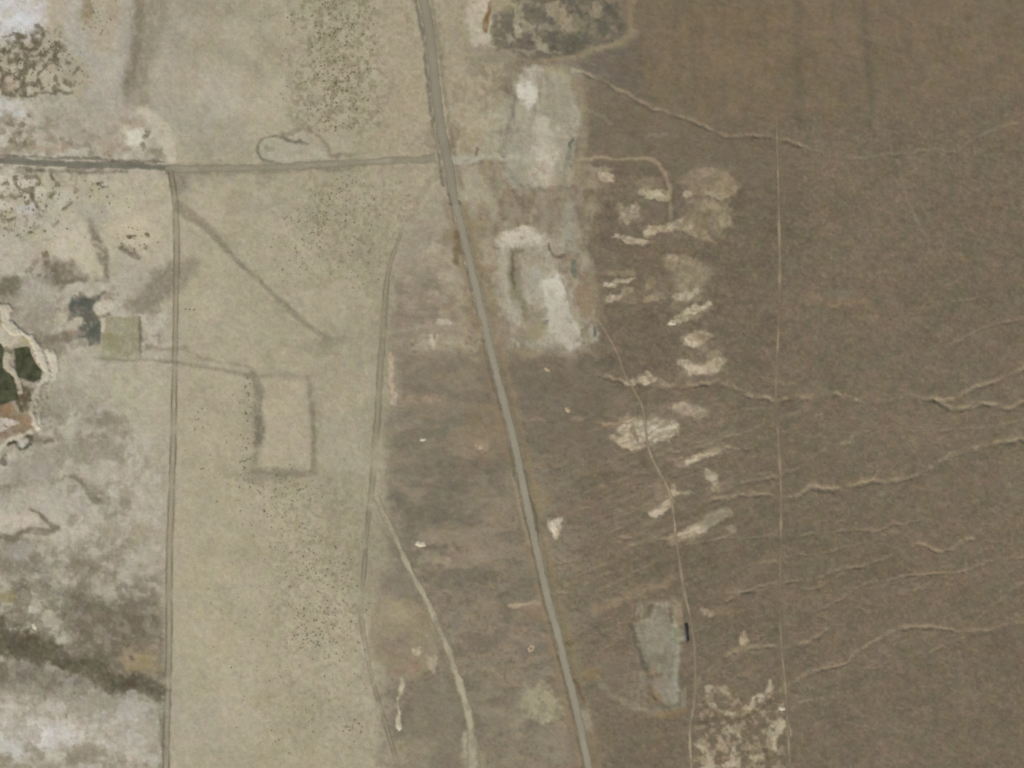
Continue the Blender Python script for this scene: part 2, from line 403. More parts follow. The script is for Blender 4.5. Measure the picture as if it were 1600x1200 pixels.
blob(15, 1058, 80, 26, (124, 117, 102), .85, edge=.6); blob(110, 1070, 60, 24, (148, 142, 126), .8); blob(215, 1110, 46, 40, (168, 162, 146), .85); blob(130, 1100, 40, 22, (154, 148, 132), .7)
blob(15, 1095, 34, 12, (178, 170, 156), .7, brk=.4); blob(90, 1108, 14, 7, (194, 188, 172), .8, brk=.4); blob(104, 1117, 4, 3, (96, 90, 76), .8); blob(30, 1060, 20, 8, (120, 113, 98), .6)
blob(65, 1148, 78, 26, (196, 191, 180), .95); blob(60, 1150, 36, 12, (206, 202, 194), .8); blob(-5, 1175, 50, 16, (196, 194, 186), .9)
mott(-60, 258, 1170, 1290, (142, 134, 112), .85, 18, -.1, .3, 11, feather=10); blob(130, 1175, 26, 10, (140, 133, 112), .7)
line([(246, 1085), (252, 1120), (255, 1160), (253, 1210)], [14, 8, 7, 7], (116, 108, 90), .8, soft=4)

blob(30, 1062, 70, 18, (126, 119, 105), .6, brk=.4, sc=20); blob(150, 960, 40, 20, (114, 106, 89), .6, edge=.6); blob(205, 968, 40, 9, (108, 100, 83), .7, edge=.6); blob(125, 938, 14, 26, (120, 112, 94), .6); blob(110, 1035, 26, 10, (84, 78, 62), .7); blob(35, 1000, 36, 16, (84, 77, 60), .6); blob(185, 1062, 24, 12, (88, 82, 66), .7); blob(242, 1072, 14, 12, (92, 86, 70), .8); blob(54, 958, 10, 7, (200, 195, 182), .8); blob(90, 1108, 10, 6, (200, 194, 180), .8); blob(12, 1105, 16, 5, (196, 188, 176), .7)

mott(-80, 258, 900, 1090, (112, 104, 87), .6, 24, .02, .16, 87, feather=14, octv=5); mott(-80, 258, 925, 1110, (170, 163, 145), .32, 15, .32, .2, 88, feather=14, octv=5); mott(-80, 258, 1060, 1200, (150, 143, 125), .55, 18, .08, .18, 89, feather=14, octv=5); mott(-80, 258, 1085, 1200, (192, 187, 174), .5, 16, .2, .15, 90, feather=14, octv=5)
line([(-40, 985), (0, 996), (30, 1004), (60, 1018), (100, 1030), (135, 1042), (160, 1056), (190, 1066), (215, 1064), (236, 1070), (256, 1082)], [44, 42, 40, 36, 28, 30, 30, 30, 20, 22, 26], (92, 85, 68), .7, soft=8, warp=1.4, brk=.2, sc=20)
# ---- the tan flat
blob(420, 900, 130, 330, (174, 164, 136), .5, edge=.7); blob(330, 1030, 50, 150, (178, 168, 140), .6, edge=.7); blob(330, 1130, 60, 40, (172, 166, 148), .6)
blob(560, 560, 60, 300, (162, 153, 128), .8, edge=.6); blob(590, 850, 50, 100, (156, 147, 124), .7, edge=.6); blob(540, 720, 50, 60, (164, 156, 134), .6)
blob(530, 130, 60, 160, (162, 153, 126), .7, edge=.6); blob(640, 120, 70, 170, (168, 156, 130), .8, edge=.6)
blob(440, 180, 60, 60, (176, 168, 144), .6); blob(355, 440, 60, 130, (176, 167, 140), .6); blob(440, 1180, 80, 40, (170, 160, 132), .6)
poly([(255, 262), (330, 262), (420, 268), (330, 276), (292, 284), (280, 312), (266, 300)], (134, 126, 108), .85, soft=6); blob(340, 275, 70, 12, (150, 141, 120), .5); blob(290, 290, 14, 20, (136, 128, 108), .6); blob(410, 280, 14, 22, (150, 142, 120), .6); blob(400, 325, 30, 6, (150, 142, 120), .5)
mott(300, 600, 20, 1180, (160, 152, 126), .5, 40, .1, .3, 14); mott(280, 600, 20, 1180, (180, 170, 146), .5, 55, .15, .3, 15)
mott(455, 600, -40, 210, (134, 126, 101), .65, 6, .12, .25, 16); mott(430, 570, 740, 1010, (138, 130, 103), .4, 6, .25, .25, 17); mott(470, 610, 265, 440, (140, 132, 106), .5, 6, .2, .25, 43); mott(420, 600, 780, 1190, (146, 138, 112), .35, 6, .25, .25, 44)
line([(280, 322), (298, 334), (330, 362), (362, 398), (395, 428), (425, 458), (460, 490), (490, 515), (512, 534)], [16, 14, 10, 7, 6, 5, 6, 7, 16], (130, 122, 103), .68, soft=5, warp=.4)
line([(498, 536), (520, 534), (545, 528)], [16, 10, 6], (146, 137, 114), .6, soft=5)
line([(268, 566), (300, 571), (340, 578), (380, 586), (410, 588)], 4.5, (130, 121, 100), .6, soft=4, warp=.3); line([(288, 545), (310, 558), (350, 566), (395, 576)], 4, (146, 137, 112), .6, soft=3)
# old square pad with a bank and ditch round it
poly([(400, 590), (486, 590), (491, 735), (402, 735)], (178, 167, 142), .9, soft=6, warp=.3); blob(445, 660, 30, 50, (182, 169, 144), .7); blob(460, 640, 14, 16, (184, 174, 150), .6)
poly([(388, 580), (497, 580), (502, 748), (390, 748)], (152, 143, 120), .35, soft=14, warp=.4); poly([(410, 596), (480, 596), (483, 730), (412, 730)], (180, 169, 143), .8, soft=6, warp=.4); line([(395, 585), (403, 610), (404, 650), (404, 690), (400, 722)], [10, 15, 15, 14, 6], (130, 122, 103), .65, soft=6, warp=.5); line([(405, 655), (403, 690)], 10, (118, 112, 94), .7, soft=4)
line([(484, 590), (487, 640), (490, 690), (490, 735)], [7, 7, 6, 5], (126, 118, 98), .62, soft=5, warp=.3); line([(398, 735), (430, 738), (460, 740), (495, 738)], [9, 12, 9, 6], (132, 123, 103), .62, soft=4, warp=.4); line([(392, 588), (440, 586), (490, 592)], 5, (146, 137, 115), .5, soft=5)
blob(420, 748, 30, 7, (142, 134, 112), .6); blob(500, 600, 18, 26, (160, 152, 128), .6); blob(500, 545, 26, 12, (148, 139, 117), .6); blob(560, 590, 16, 30, (158, 150, 126), .5)
# loop of darker bank north of the gravel road
poly([(405, 225), (440, 212), (490, 215), (512, 240), (540, 250), (420, 262), (404, 248)], (168, 162, 141), .8, soft=6)
line([(424, 254), (408, 248), (402, 238), (404, 225), (418, 215), (440, 213), (458, 220), (484, 226)], [4, 4, 3, 3, 3, 5, 6, 3], (104, 97, 81), .7, soft=2.5); line([(440, 208), (465, 204), (486, 203)], 5, (118, 110, 92), .55, soft=4); line([(482, 205), (500, 215), (512, 230), (522, 242), (556, 242)], [4, 4, 6, 6, 4], (122, 114, 94), .6, soft=4); blob(422, 234, 7, 5, (138, 130, 104), .6); line([(404, 246), (420, 256), (470, 257), (520, 250)], 3, (134, 126, 105), .6, soft=3)
line([(470, 262), (500, 262), (545, 261), (572, 258)], 4, (118, 110, 88), .6, soft=3, brk=.5); blob(408, 262, 9, 10, (150, 142, 122), .6)

# ---- between the old track and the highway
poly([(738, 252), (700, 250), (650, 320), (622, 385), (612, 470), (640, 480), (735, 470), (720, 400)], (157, 147, 126), .85, soft=14)
blob(665, 300, 24, 40, (170, 160, 134), .7); blob(690, 400, 24, 24, (150, 138, 118), .6); blob(650, 410, 26, 30, (150, 139, 118), .5); blob(680, 385, 12, 9, (180, 170, 150), .6); blob(700, 372, 12, 8, (136, 123, 103), .7)
poly([(620, 440), (680, 448), (745, 470), (760, 500), (640, 510), (614, 490)], (140, 128, 110), .85, soft=9); blob(680, 450, 26, 9, (128, 120, 102), .6)
line([(640, 487), (690, 486), (715, 480)], 6, (160, 148, 126), .6, soft=4); line([(618, 500), (680, 496), (740, 492)], 5, (132, 121, 104), .6, soft=4)
blob(690, 525, 46, 24, (158, 149, 126), .85); blob(690, 506, 14, 7, (192, 183, 162), .85); blob(676, 528, 7, 14, (186, 178, 154), .8); blob(677, 526, 3, 7, (128, 116, 92), .8); blob(705, 540, 20, 8, (176, 168, 142), .7); blob(655, 515, 16, 9, (164, 150, 130), .6)
poly([(690, 395), (735, 400), (752, 470), (740, 480), (690, 455)], (160, 150, 128), .7, soft=10); mott(622, 750, 385, 560, (170, 159, 137), .5, 14, .12, .3, 59, ax=1.3, ay=.8, feather=12); mott(614, 760, 420, 560, (126, 116, 99), .38, 15, .16, .3, 60, ax=2.6, ay=.5, feather=12); mott(690, 790, 330, 620, (146, 127, 100), .35, 10, .28, .25, 61, feather=8)
poly([(622, 552), (680, 552), (770, 545), (782, 600), (770, 630), (625, 630)], (129, 118, 101), .85, soft=14, brk=.2, sc=20)
line([(611, 552), (612, 580), (612, 605), (615, 627)], [4, 6, 7, 9], (190, 172, 148), .85, soft=2.5); blob(645, 625, 26, 9, (160, 140, 118), .6); blob(672, 622, 12, 9, (170, 144, 122), .6)
poly([(606, 640), (700, 630), (775, 640), (780, 800), (690, 850), (620, 810), (602, 760)], (123, 115, 98), .8, soft=22, brk=.2, sc=70)
poly([(750, 620), (788, 640), (800, 730), (760, 740), (715, 730), (700, 690)], (140, 122, 98), .75, soft=14, brk=.3, sc=20); blob(640, 665, 30, 6, (150, 140, 120), .6); blob(655, 748, 22, 4, (142, 133, 113), .6)
blob(720, 715, 24, 16, (148, 134, 114), .6); blob(752, 700, 10, 9, (164, 148, 122), .7); blob(690, 765, 60, 36, (119, 111, 95), .7, edge=.6); blob(620, 775, 14, 8, (114, 106, 92), .7)
mott(605, 800, 480, 1000, (144, 131, 110), .6, 24, .10, .3, 18, ax=2.0, ay=.7, rot=-8); mott(605, 850, 700, 1200, (112, 104, 89), .6, 34, .10, .25, 19, ax=1.6, ay=.8, rot=-12)
blob(690, 840, 40, 10, (154, 140, 118), .6); blob(670, 870, 22, 9, (158, 148, 124), .6); blob(700, 875, 7, 5, (168, 150, 136), .6); blob(745, 866, 14, 7, (148, 138, 118), .6)
blob(625, 910, 30, 24, (130, 121, 105), .7)
poly([(580, 938), (640, 935), (668, 950), (690, 1000), (680, 1040), (640, 1060), (600, 1050), (576, 1000)], (150, 138, 113), .85, soft=7, warp=.7); blob(620, 960, 30, 14, (160, 148, 120), .6); blob(622, 1010, 20, 16, (138, 124, 106), .6); blob(655, 1018, 9, 5, (188, 176, 150), .8); blob(676, 1036, 8, 12, (182, 168, 144), .7, ang=-20); blob(640, 1040, 20, 7, (150, 124, 108), .6)
line([(630, 1058), (628, 1080), (624, 1105), (624, 1136)], [8, 5, 3, 8], (194, 182, 154), .9, soft=2.5, brk=.25)
poly([(650, 1070), (700, 1060), (725, 1110), (725, 1190), (640, 1200), (630, 1140)], (131, 123, 104), .7, soft=14)
mott(740, 900, 1040, 1200, (142, 132, 112), .6, 26, .05, .3, 20); blob(845, 1100, 32, 26, (166, 157, 130), .85, edge=.4); blob(810, 1115, 20, 30, (150, 142, 120), .6); blob(760, 1110, 26, 8, (150, 138, 114), .5)
line([(796, 945), (815, 946), (842, 943)], [5, 6, 3], (174, 157, 132), .85, soft=3); blob(835, 960, 22, 14, (140, 124, 100), .6); blob(740, 1185, 16, 34, (162, 152, 127), .6)
blob(640, 1180, 40, 30, (150, 140, 116), .5)

# ---- north, both sides of the highway
poly([(690, -90), (800, -90), (800, 90), (770, 240), (715, 250), (700, 150)], (162, 151, 126), .75, soft=12)
poly([(735, -90), (778, -90), (768, 30), (768, 70), (738, 75), (728, 30)], (186, 176, 155), .9, soft=6); line([(768, 5), (763, 20), (759, 34), (759, 48)], [3, 6, 8, 6], (118, 92, 62), .9, soft=2.5, warp=.3); blob(757, 12, 6, 6, (196, 176, 160), .7)
poly([(772, 25), (800, -10), (830, -90), (960, -90), (968, 10), (976, 38), (962, 58), (930, 72), (885, 88), (840, 96), (800, 88), (780, 80), (768, 62)], (110, 103, 88), .93, soft=7, warp=1.7)
mott(772, 900, -60, 85, (158, 147, 123), .8, 17, .2, .25, 21, feather=10); mott(850, 965, -40, 75, (90, 88, 76), .7, 22, .1, .25, 22, feather=10); mott(850, 965, -20, 60, (140, 128, 106), .6, 14, .28, .2, 23, feather=10)
blob(790, 8, 16, 14, (162, 150, 122), .8, brk=.3); blob(826, 18, 10, 12, (102, 94, 82), .8); blob(810, 46, 5, 12, (176, 166, 142), .8); blob(798, 62, 5, 10, (166, 156, 132), .7); blob(843, 68, 12, 10, (166, 156, 132), .8); blob(880, 32, 12, 6, (160, 146, 118), .7); blob(930, 14, 8, 10, (156, 142, 118), .7); blob(820, 70, 18, 8, (92, 82, 72), .7); blob(890, 68, 26, 12, (92, 88, 76), .6)
line([(984, -60), (985, 20), (984, 48), (972, 62), (945, 72), (915, 82), (880, 90), (852, 96)], [9, 9, 8, 8, 6, 6, 6, 8], (146, 132, 106), .8, soft=5, warp=.4); blob(988, 55, 8, 8, (150, 140, 124), .6)
poly([(992, -90), (1700, -90), (1700, 120), (1300, 180), (1140, 205), (1060, 170), (1010, 140), (990, 70)], (122, 108, 87), .7, soft=40, warp=1.5); blob(1120, 60, 60, 60, (128, 111, 86), .5, edge=.6); blob(1200, 60, 50, 60, (126, 110, 87), .4, edge=.7); mott(990, 1700, -80, 200, (132, 114, 89), .25, 14, .2, .25, 72, ax=.7, ay=2.2, feather=30); mott(990, 1700, -80, 200, (108, 98, 80), .3, 16, .2, .25, 73, ax=.7, ay=2.4, feather=30)
poly([(895, 95), (975, 70), (1000, 60), (1010, 140), (975, 135), (910, 112)], (110, 100, 88), .8, soft=10)
line([(1244, -90), (1246, 60), (1250, 130), (1246, 190)], [10, 12, 9, 8], (104, 96, 80), .5, soft=8, warp=.5); line([(1350, -90), (1352, 50), (1358, 110), (1362, 190)], [6, 10, 9, 8], (100, 91, 78), .5, soft=7, warp=.5)
blob(770, 105, 30, 26, (132, 123, 103), .8, edge=.6); blob(795, 135, 14, 12, (124, 110, 92), .8); blob(765, 130, 16, 24, (138, 129, 108), .7); blob(745, 75, 20, 6, (140, 132, 112), .7); blob(740, 95, 12, 8, (146, 138, 116), .6)
blob(745, 210, 26, 36, (168, 156, 128), .7); poly([(752, 180), (800, 152), (804, 160), (796, 200), (780, 240), (755, 236)], (164, 158, 137), .85, soft=9); mott(750, 800, 150, 245, (150, 146, 126), .6, 9, .15, .25, 56, ax=.5, ay=2, feather=6); mott(705, 790, 90, 250, (146, 134, 109), .5, 9, .2, .25, 57, feather=10); mott(705, 790, 90, 250, (178, 165, 140), .5, 10, .2, .25, 58, feather=10)
# quarry floors
poly([(808, 118), (828, 104), (858, 108), (884, 118), (897, 148), (906, 180), (898, 226), (890, 292), (850, 298), (815, 286), (790, 256), (783, 236), (800, 200), (804, 160)], (162, 154, 134), .95, soft=7, warp=.6, h=-1.5, hs=7)
mott(790, 900, 110, 295, (174, 166, 147), .35, 15, .1, .3, 54, ax=.5, ay=2.2, feather=8); mott(790, 905, 110, 295, (146, 139, 119), .35, 12, .22, .25, 55, ax=.5, ay=2.2, feather=8)
blob(830, 140, 20, 30, (182, 174, 156), .8); blob(828, 146, 15, 20, (202, 196, 180), .95); blob(852, 195, 17, 13, (188, 180, 160), .9); blob(850, 235, 20, 40, (180, 172, 152), .8, edge=.5); blob(845, 262, 22, 32, (194, 187, 168), .92, edge=.5); blob(808, 262, 20, 26, (160, 158, 139), .8); blob(800, 235, 14, 12, (154, 153, 135), .7); blob(880, 150, 12, 34, (152, 146, 124), .7); line([(845, 125), (846, 160)], 5, (138, 130, 108), .7, soft=3); line([(866, 140), (864, 200)], 6, (150, 142, 120), .6, soft=5); line([(803, 152), (801, 185)], 4, (120, 114, 98), .6, soft=3)
line([(893, 218), (890, 240), (886, 265), (880, 292)], [4, 8, 8, 6], (124, 121, 107), .8, soft=4); blob(893, 222, 3, 8, (100, 98, 90), .7)
line([(905, 140), (912, 165), (914, 200), (908, 240), (898, 285)], [10, 14, 14, 10, 6], (152, 140, 114), .75, soft=5, brk=.3); blob(912, 130, 22, 14, (146, 134, 108), .7); blob(872, 110, 24, 8, (150, 142, 116), .6); blob(915, 172, 8, 5, (158, 148, 100), .6)
line([(893, 108), (905, 114)], 8, (168, 158, 134), .8, soft=3)
line([(918, 172), (935, 180), (950, 186), (958, 194)], [5, 5, 5, 7], (166, 156, 134), .85, soft=3)
poly([(905, 110), (970, 130), (1130, 205), (1240, 240), (1240, 300), (930, 250), (918, 190)], (118, 107, 89), .7, soft=18)
# rows of small borrow pits
poly([(722, 258), (742, 262), (776, 300), (778, 340), (740, 345), (720, 310)], (170, 161, 136), .8, soft=7); blob(772, 340, 7, 9, (196, 186, 164), .8, ang=-30); blob(752, 360, 15, 22, (152, 137, 108), .8); blob(755, 268, 12, 10, (158, 140, 112), .7); blob(776, 285, 9, 18, (120, 108, 92), .75)
poly([(782, 296), (905, 296), (930, 330), (890, 345), (780, 330)], (128, 114, 96), .85, soft=9); blob(840, 335, 30, 14, (156, 143, 122), .7, brk=.3); blob(800, 330, 16, 10, (150, 138, 116), .6); blob(815, 345, 26, 6, (140, 120, 100), .5)
poly([(720, 318), (780, 330), (905, 345), (926, 420), (935, 540), (880, 562), (800, 560), (776, 520), (756, 440), (730, 370)], (144, 132, 111), .8, soft=14)
poly([(738, 380), (775, 370), (790, 400), (780, 450), (790, 500), (760, 470)], (164, 153, 130), .8, soft=10)
mott(716, 925, 255, 560, (168, 157, 134), .45, 18, .12, .3, 48, ax=.8, ay=1.4, feather=12); mott(716, 935, 255, 560, (146, 129, 103), .35, 14, .24, .25, 49, feather=12); mott(720, 935, 330, 560, (122, 110, 92), .6, 12, .26, .2, 50, feather=12); mott(720, 935, 250, 560, (156, 151, 131), .4, 16, .3, .3, 51, ax=.6, ay=1.8, feather=12)
line([(800, 378), (790, 384), (772, 388)], 4, (110, 100, 82), .7, soft=3); blob(758, 415, 18, 8, (140, 120, 98), .6)
poly([(872, 320), (898, 318), (902, 360), (906, 420), (922, 430), (918, 395), (880, 395), (872, 370)], (156, 150, 131), .75, soft=8, warp=.6); line([(887, 325), (888, 385)], 6, (154, 152, 136), .5, soft=4)
poly([(776, 378), (800, 362), (840, 358), (856, 372), (864, 392), (872, 425), (884, 450), (900, 490), (906, 522), (892, 542), (868, 548), (830, 534), (806, 524), (780, 488), (770, 440), (782, 404)], (164, 155, 135), .9, soft=11, warp=.8, h=-1.2, hs=9)
mott(772, 905, 362, 548, (184, 176, 158), .45, 12, .1, .3, 52, ax=.7, ay=1.6, feather=8); mott(772, 905, 362, 548, (144, 135, 114), .4, 10, .25, .25, 53, ax=.7, ay=1.5, feather=8)
blob(812, 372, 34, 15, (192, 183, 164), .9); blob(850, 378, 10, 7, (176, 166, 146), .7); blob(786, 420, 10, 24, (172, 162, 140), .8)
line([(804, 395), (802, 420), (803, 448), (812, 474), (826, 496), (840, 510)], [9, 14, 16, 16, 20, 20], (130, 122, 98), .85, soft=6); line([(802, 396), (801, 448)], 4, (98, 92, 74), .75, soft=2.5); line([(818, 392), (800, 393)], 5, (118, 110, 92), .7, soft=3)  # thin dark stroke paints the west wall's shade into the soil
blob(838, 440, 16, 24, (166, 162, 146), .8); blob(864, 455, 20, 28, (200, 194, 178), .95); blob(868, 495, 22, 32, (194, 188, 172), .92); blob(888, 522, 18, 24, (188, 180, 163), .85); blob(853, 488, 5, 7, (196, 190, 174), .8); blob(836, 518, 16, 12, (140, 130, 96), .8); blob(843, 492, 9, 10, (116, 104, 80), .7); blob(849, 508, 5, 5, (100, 94, 78), .8); blob(800, 478, 12, 14, (172, 166, 146), .7); blob(815, 515, 14, 9, (142, 126, 104), .6)
line([(856, 380), (866, 396), (882, 398)], 4, (108, 94, 76), .8, soft=3); line([(880, 440), (887, 460), (892, 480)], 4, (126, 118, 98), .7, soft=3); blob(915, 460, 9, 34, (138, 119, 96), .8); line([(770, 480), (795, 505), (820, 530)], 6, (160, 148, 128), .6, soft=4); blob(925, 440, 8, 26, (142, 132, 108), .6)
line([(925, 512), (930, 530)], 10, (168, 164, 152), .6, soft=4)
blob(888, 560, 14, 14, (152, 143, 120), .7); blob(780, 530, 20, 26, (140, 128, 110), .6); blob(865, 500, 46, 40, (170, 163, 146), .35)
mott(740, 930, 560, 640, (112, 104, 88), .5, 30, .0, .3, 24, ax=2, ay=.6)
blob(935, 564, 36, 7, (100, 96, 82), .6); poly([(780, 560), (930, 556), (1000, 640), (960, 720), (830, 700), (800, 650)], (116, 106, 90), .6, soft=18)
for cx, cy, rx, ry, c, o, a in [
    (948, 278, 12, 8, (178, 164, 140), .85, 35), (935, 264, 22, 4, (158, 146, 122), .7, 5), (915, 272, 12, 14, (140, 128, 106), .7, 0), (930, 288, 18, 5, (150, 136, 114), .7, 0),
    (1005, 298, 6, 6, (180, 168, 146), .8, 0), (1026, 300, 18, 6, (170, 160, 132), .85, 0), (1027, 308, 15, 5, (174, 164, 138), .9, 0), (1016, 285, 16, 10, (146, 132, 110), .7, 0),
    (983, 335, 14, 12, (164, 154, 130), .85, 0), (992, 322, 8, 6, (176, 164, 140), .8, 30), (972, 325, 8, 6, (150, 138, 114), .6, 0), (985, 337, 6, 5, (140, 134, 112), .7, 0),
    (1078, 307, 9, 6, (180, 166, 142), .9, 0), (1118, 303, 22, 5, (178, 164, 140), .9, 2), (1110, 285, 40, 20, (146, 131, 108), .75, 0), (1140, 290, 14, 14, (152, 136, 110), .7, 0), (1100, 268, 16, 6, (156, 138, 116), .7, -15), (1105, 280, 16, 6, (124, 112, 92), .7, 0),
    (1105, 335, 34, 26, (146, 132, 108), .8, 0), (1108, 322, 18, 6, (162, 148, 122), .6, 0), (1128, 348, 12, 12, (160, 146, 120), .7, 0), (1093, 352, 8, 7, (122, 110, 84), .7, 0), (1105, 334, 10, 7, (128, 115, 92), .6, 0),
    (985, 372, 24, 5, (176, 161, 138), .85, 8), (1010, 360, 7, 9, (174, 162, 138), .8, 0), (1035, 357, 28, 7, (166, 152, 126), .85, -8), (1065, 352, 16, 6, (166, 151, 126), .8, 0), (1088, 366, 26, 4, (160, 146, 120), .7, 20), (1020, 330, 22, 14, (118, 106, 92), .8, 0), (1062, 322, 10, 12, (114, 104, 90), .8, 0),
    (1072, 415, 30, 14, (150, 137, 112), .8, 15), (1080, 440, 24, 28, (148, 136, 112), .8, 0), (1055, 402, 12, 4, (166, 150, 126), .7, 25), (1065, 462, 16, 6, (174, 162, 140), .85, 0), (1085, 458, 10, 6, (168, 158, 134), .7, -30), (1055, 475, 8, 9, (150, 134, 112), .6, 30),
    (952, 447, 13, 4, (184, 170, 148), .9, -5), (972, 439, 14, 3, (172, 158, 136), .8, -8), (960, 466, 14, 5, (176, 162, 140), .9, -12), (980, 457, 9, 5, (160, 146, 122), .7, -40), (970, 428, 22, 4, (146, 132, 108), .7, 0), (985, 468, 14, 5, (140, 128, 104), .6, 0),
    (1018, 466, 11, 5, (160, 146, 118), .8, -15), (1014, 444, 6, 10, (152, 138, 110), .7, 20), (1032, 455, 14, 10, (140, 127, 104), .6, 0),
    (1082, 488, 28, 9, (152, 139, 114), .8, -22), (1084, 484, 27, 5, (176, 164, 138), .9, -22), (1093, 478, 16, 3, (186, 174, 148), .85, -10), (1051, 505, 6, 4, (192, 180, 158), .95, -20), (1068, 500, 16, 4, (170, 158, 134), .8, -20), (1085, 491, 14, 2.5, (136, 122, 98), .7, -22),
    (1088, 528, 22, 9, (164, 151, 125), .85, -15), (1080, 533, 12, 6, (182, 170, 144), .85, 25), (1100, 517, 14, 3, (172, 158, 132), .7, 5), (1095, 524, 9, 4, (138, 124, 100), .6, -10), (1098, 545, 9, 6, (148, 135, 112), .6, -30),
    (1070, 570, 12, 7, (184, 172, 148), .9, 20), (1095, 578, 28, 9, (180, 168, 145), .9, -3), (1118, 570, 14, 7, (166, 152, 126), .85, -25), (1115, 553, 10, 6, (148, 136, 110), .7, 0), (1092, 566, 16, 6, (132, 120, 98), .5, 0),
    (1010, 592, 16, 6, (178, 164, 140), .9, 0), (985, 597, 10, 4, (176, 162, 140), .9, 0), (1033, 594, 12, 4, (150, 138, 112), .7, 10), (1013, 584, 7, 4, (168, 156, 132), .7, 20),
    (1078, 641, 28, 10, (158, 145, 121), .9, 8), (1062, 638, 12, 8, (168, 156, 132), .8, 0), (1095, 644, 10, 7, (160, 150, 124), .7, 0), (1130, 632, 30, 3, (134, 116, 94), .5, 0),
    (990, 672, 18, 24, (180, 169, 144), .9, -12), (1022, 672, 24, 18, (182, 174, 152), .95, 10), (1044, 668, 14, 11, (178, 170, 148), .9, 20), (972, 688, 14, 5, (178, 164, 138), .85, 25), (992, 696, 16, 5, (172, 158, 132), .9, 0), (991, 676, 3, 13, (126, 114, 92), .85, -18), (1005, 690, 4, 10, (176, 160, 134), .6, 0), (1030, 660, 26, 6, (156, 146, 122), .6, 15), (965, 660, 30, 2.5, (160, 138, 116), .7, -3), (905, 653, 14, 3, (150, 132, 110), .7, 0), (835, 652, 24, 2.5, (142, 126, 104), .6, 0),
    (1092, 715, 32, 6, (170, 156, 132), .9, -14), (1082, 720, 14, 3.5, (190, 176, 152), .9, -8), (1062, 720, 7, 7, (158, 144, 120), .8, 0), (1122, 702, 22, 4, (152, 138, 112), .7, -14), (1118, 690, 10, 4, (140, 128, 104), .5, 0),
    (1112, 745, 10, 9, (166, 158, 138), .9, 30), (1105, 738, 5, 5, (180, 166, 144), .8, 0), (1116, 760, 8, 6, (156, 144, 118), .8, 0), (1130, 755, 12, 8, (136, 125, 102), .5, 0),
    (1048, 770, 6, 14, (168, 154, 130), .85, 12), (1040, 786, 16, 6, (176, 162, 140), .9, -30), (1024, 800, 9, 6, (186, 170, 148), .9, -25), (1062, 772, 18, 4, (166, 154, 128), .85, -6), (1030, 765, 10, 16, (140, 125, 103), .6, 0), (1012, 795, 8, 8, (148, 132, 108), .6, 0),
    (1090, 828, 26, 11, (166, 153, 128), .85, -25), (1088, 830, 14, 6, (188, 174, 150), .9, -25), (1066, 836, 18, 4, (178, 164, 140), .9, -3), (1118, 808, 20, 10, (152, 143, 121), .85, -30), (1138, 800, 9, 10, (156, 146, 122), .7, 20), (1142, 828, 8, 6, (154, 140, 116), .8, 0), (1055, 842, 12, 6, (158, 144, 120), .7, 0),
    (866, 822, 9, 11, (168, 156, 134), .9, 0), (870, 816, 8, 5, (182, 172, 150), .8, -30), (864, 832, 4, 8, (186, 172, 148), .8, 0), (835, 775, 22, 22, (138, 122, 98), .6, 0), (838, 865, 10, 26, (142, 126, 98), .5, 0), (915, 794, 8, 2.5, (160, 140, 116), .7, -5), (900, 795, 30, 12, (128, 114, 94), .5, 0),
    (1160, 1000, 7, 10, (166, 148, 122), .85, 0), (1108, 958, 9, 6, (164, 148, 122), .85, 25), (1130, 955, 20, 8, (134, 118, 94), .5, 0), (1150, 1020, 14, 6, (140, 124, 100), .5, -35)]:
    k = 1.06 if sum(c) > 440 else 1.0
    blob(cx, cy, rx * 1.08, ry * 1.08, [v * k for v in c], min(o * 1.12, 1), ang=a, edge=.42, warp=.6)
for x0, x1, y0, y1 in [(905, 960, 258, 296), (965, 1045, 275, 345), (1060, 1155, 262, 318), (1060, 1150, 318, 372), (965, 1100, 345, 380), (1040, 1110, 398, 475), (940, 1045, 425, 475), (1045, 1115, 475, 545), (1050, 1135, 545, 595)]:
    mott(x0, x1, y0, y1, (158, 145, 121), .22, 7, .1, .3, 70, feather=6); mott(x0, x1, y0, y1, (116, 104, 86), .38, 7, .2, .25, 71, feather=6)
mott(950, 1150, 590, 860, (118, 106, 88), .5, 7, .22, .22, 76, ax=2.6, ay=.6, rot=-20, feather=12); mott(950, 1150, 590, 860, (152, 138, 115), .25, 9, .2, .25, 77, ax=3, ay=.6, rot=-20, feather=14)
# faint marks in the brown range
blob(1290, 468, 52, 10, (132, 115, 94), .7); blob(1320, 476, 30, 4, (144, 122, 98), .6); blob(1310, 462, 26, 6, (128, 120, 104), .5)
# central pit, the shade of its scarp painted into the soil colour
poly([(988, 978), (1014, 966), (1017, 944), (1042, 938), (1050, 970), (1062, 975), (1064, 1000), (1060, 1040), (1058, 1098), (1040, 1108), (1018, 1085), (1012, 1052), (1004, 1030), (996, 1005)], (140, 133, 115), .92, soft=6, warp=.6, h=-2.4, hs=6)
mott(990, 1065, 940, 1105, (152, 146, 128), .6, 9, .05, .3, 74, ax=.6, ay=1.8, feather=6); mott(990, 1065, 940, 1105, (122, 113, 96), .55, 9, .2, .25, 75, ax=.8, ay=1.5, feather=6)
blob(1025, 995, 22, 26, (146, 139, 122), .8); line([(1052, 985), (1058, 1010), (1056, 1045), (1052, 1090)], 9, (148, 148, 130), .7, soft=4); blob(1012, 1050, 18, 5, (160, 142, 112), .8, ang=-8); blob(1022, 1056, 16, 3, (116, 96, 70), .8, ang=-8); blob(1035, 1075, 20, 14, (150, 143, 125), .8); blob(1022, 1085, 10, 12, (146, 122, 84), .8); blob(1040, 1100, 18, 10, (138, 128, 108), .7)
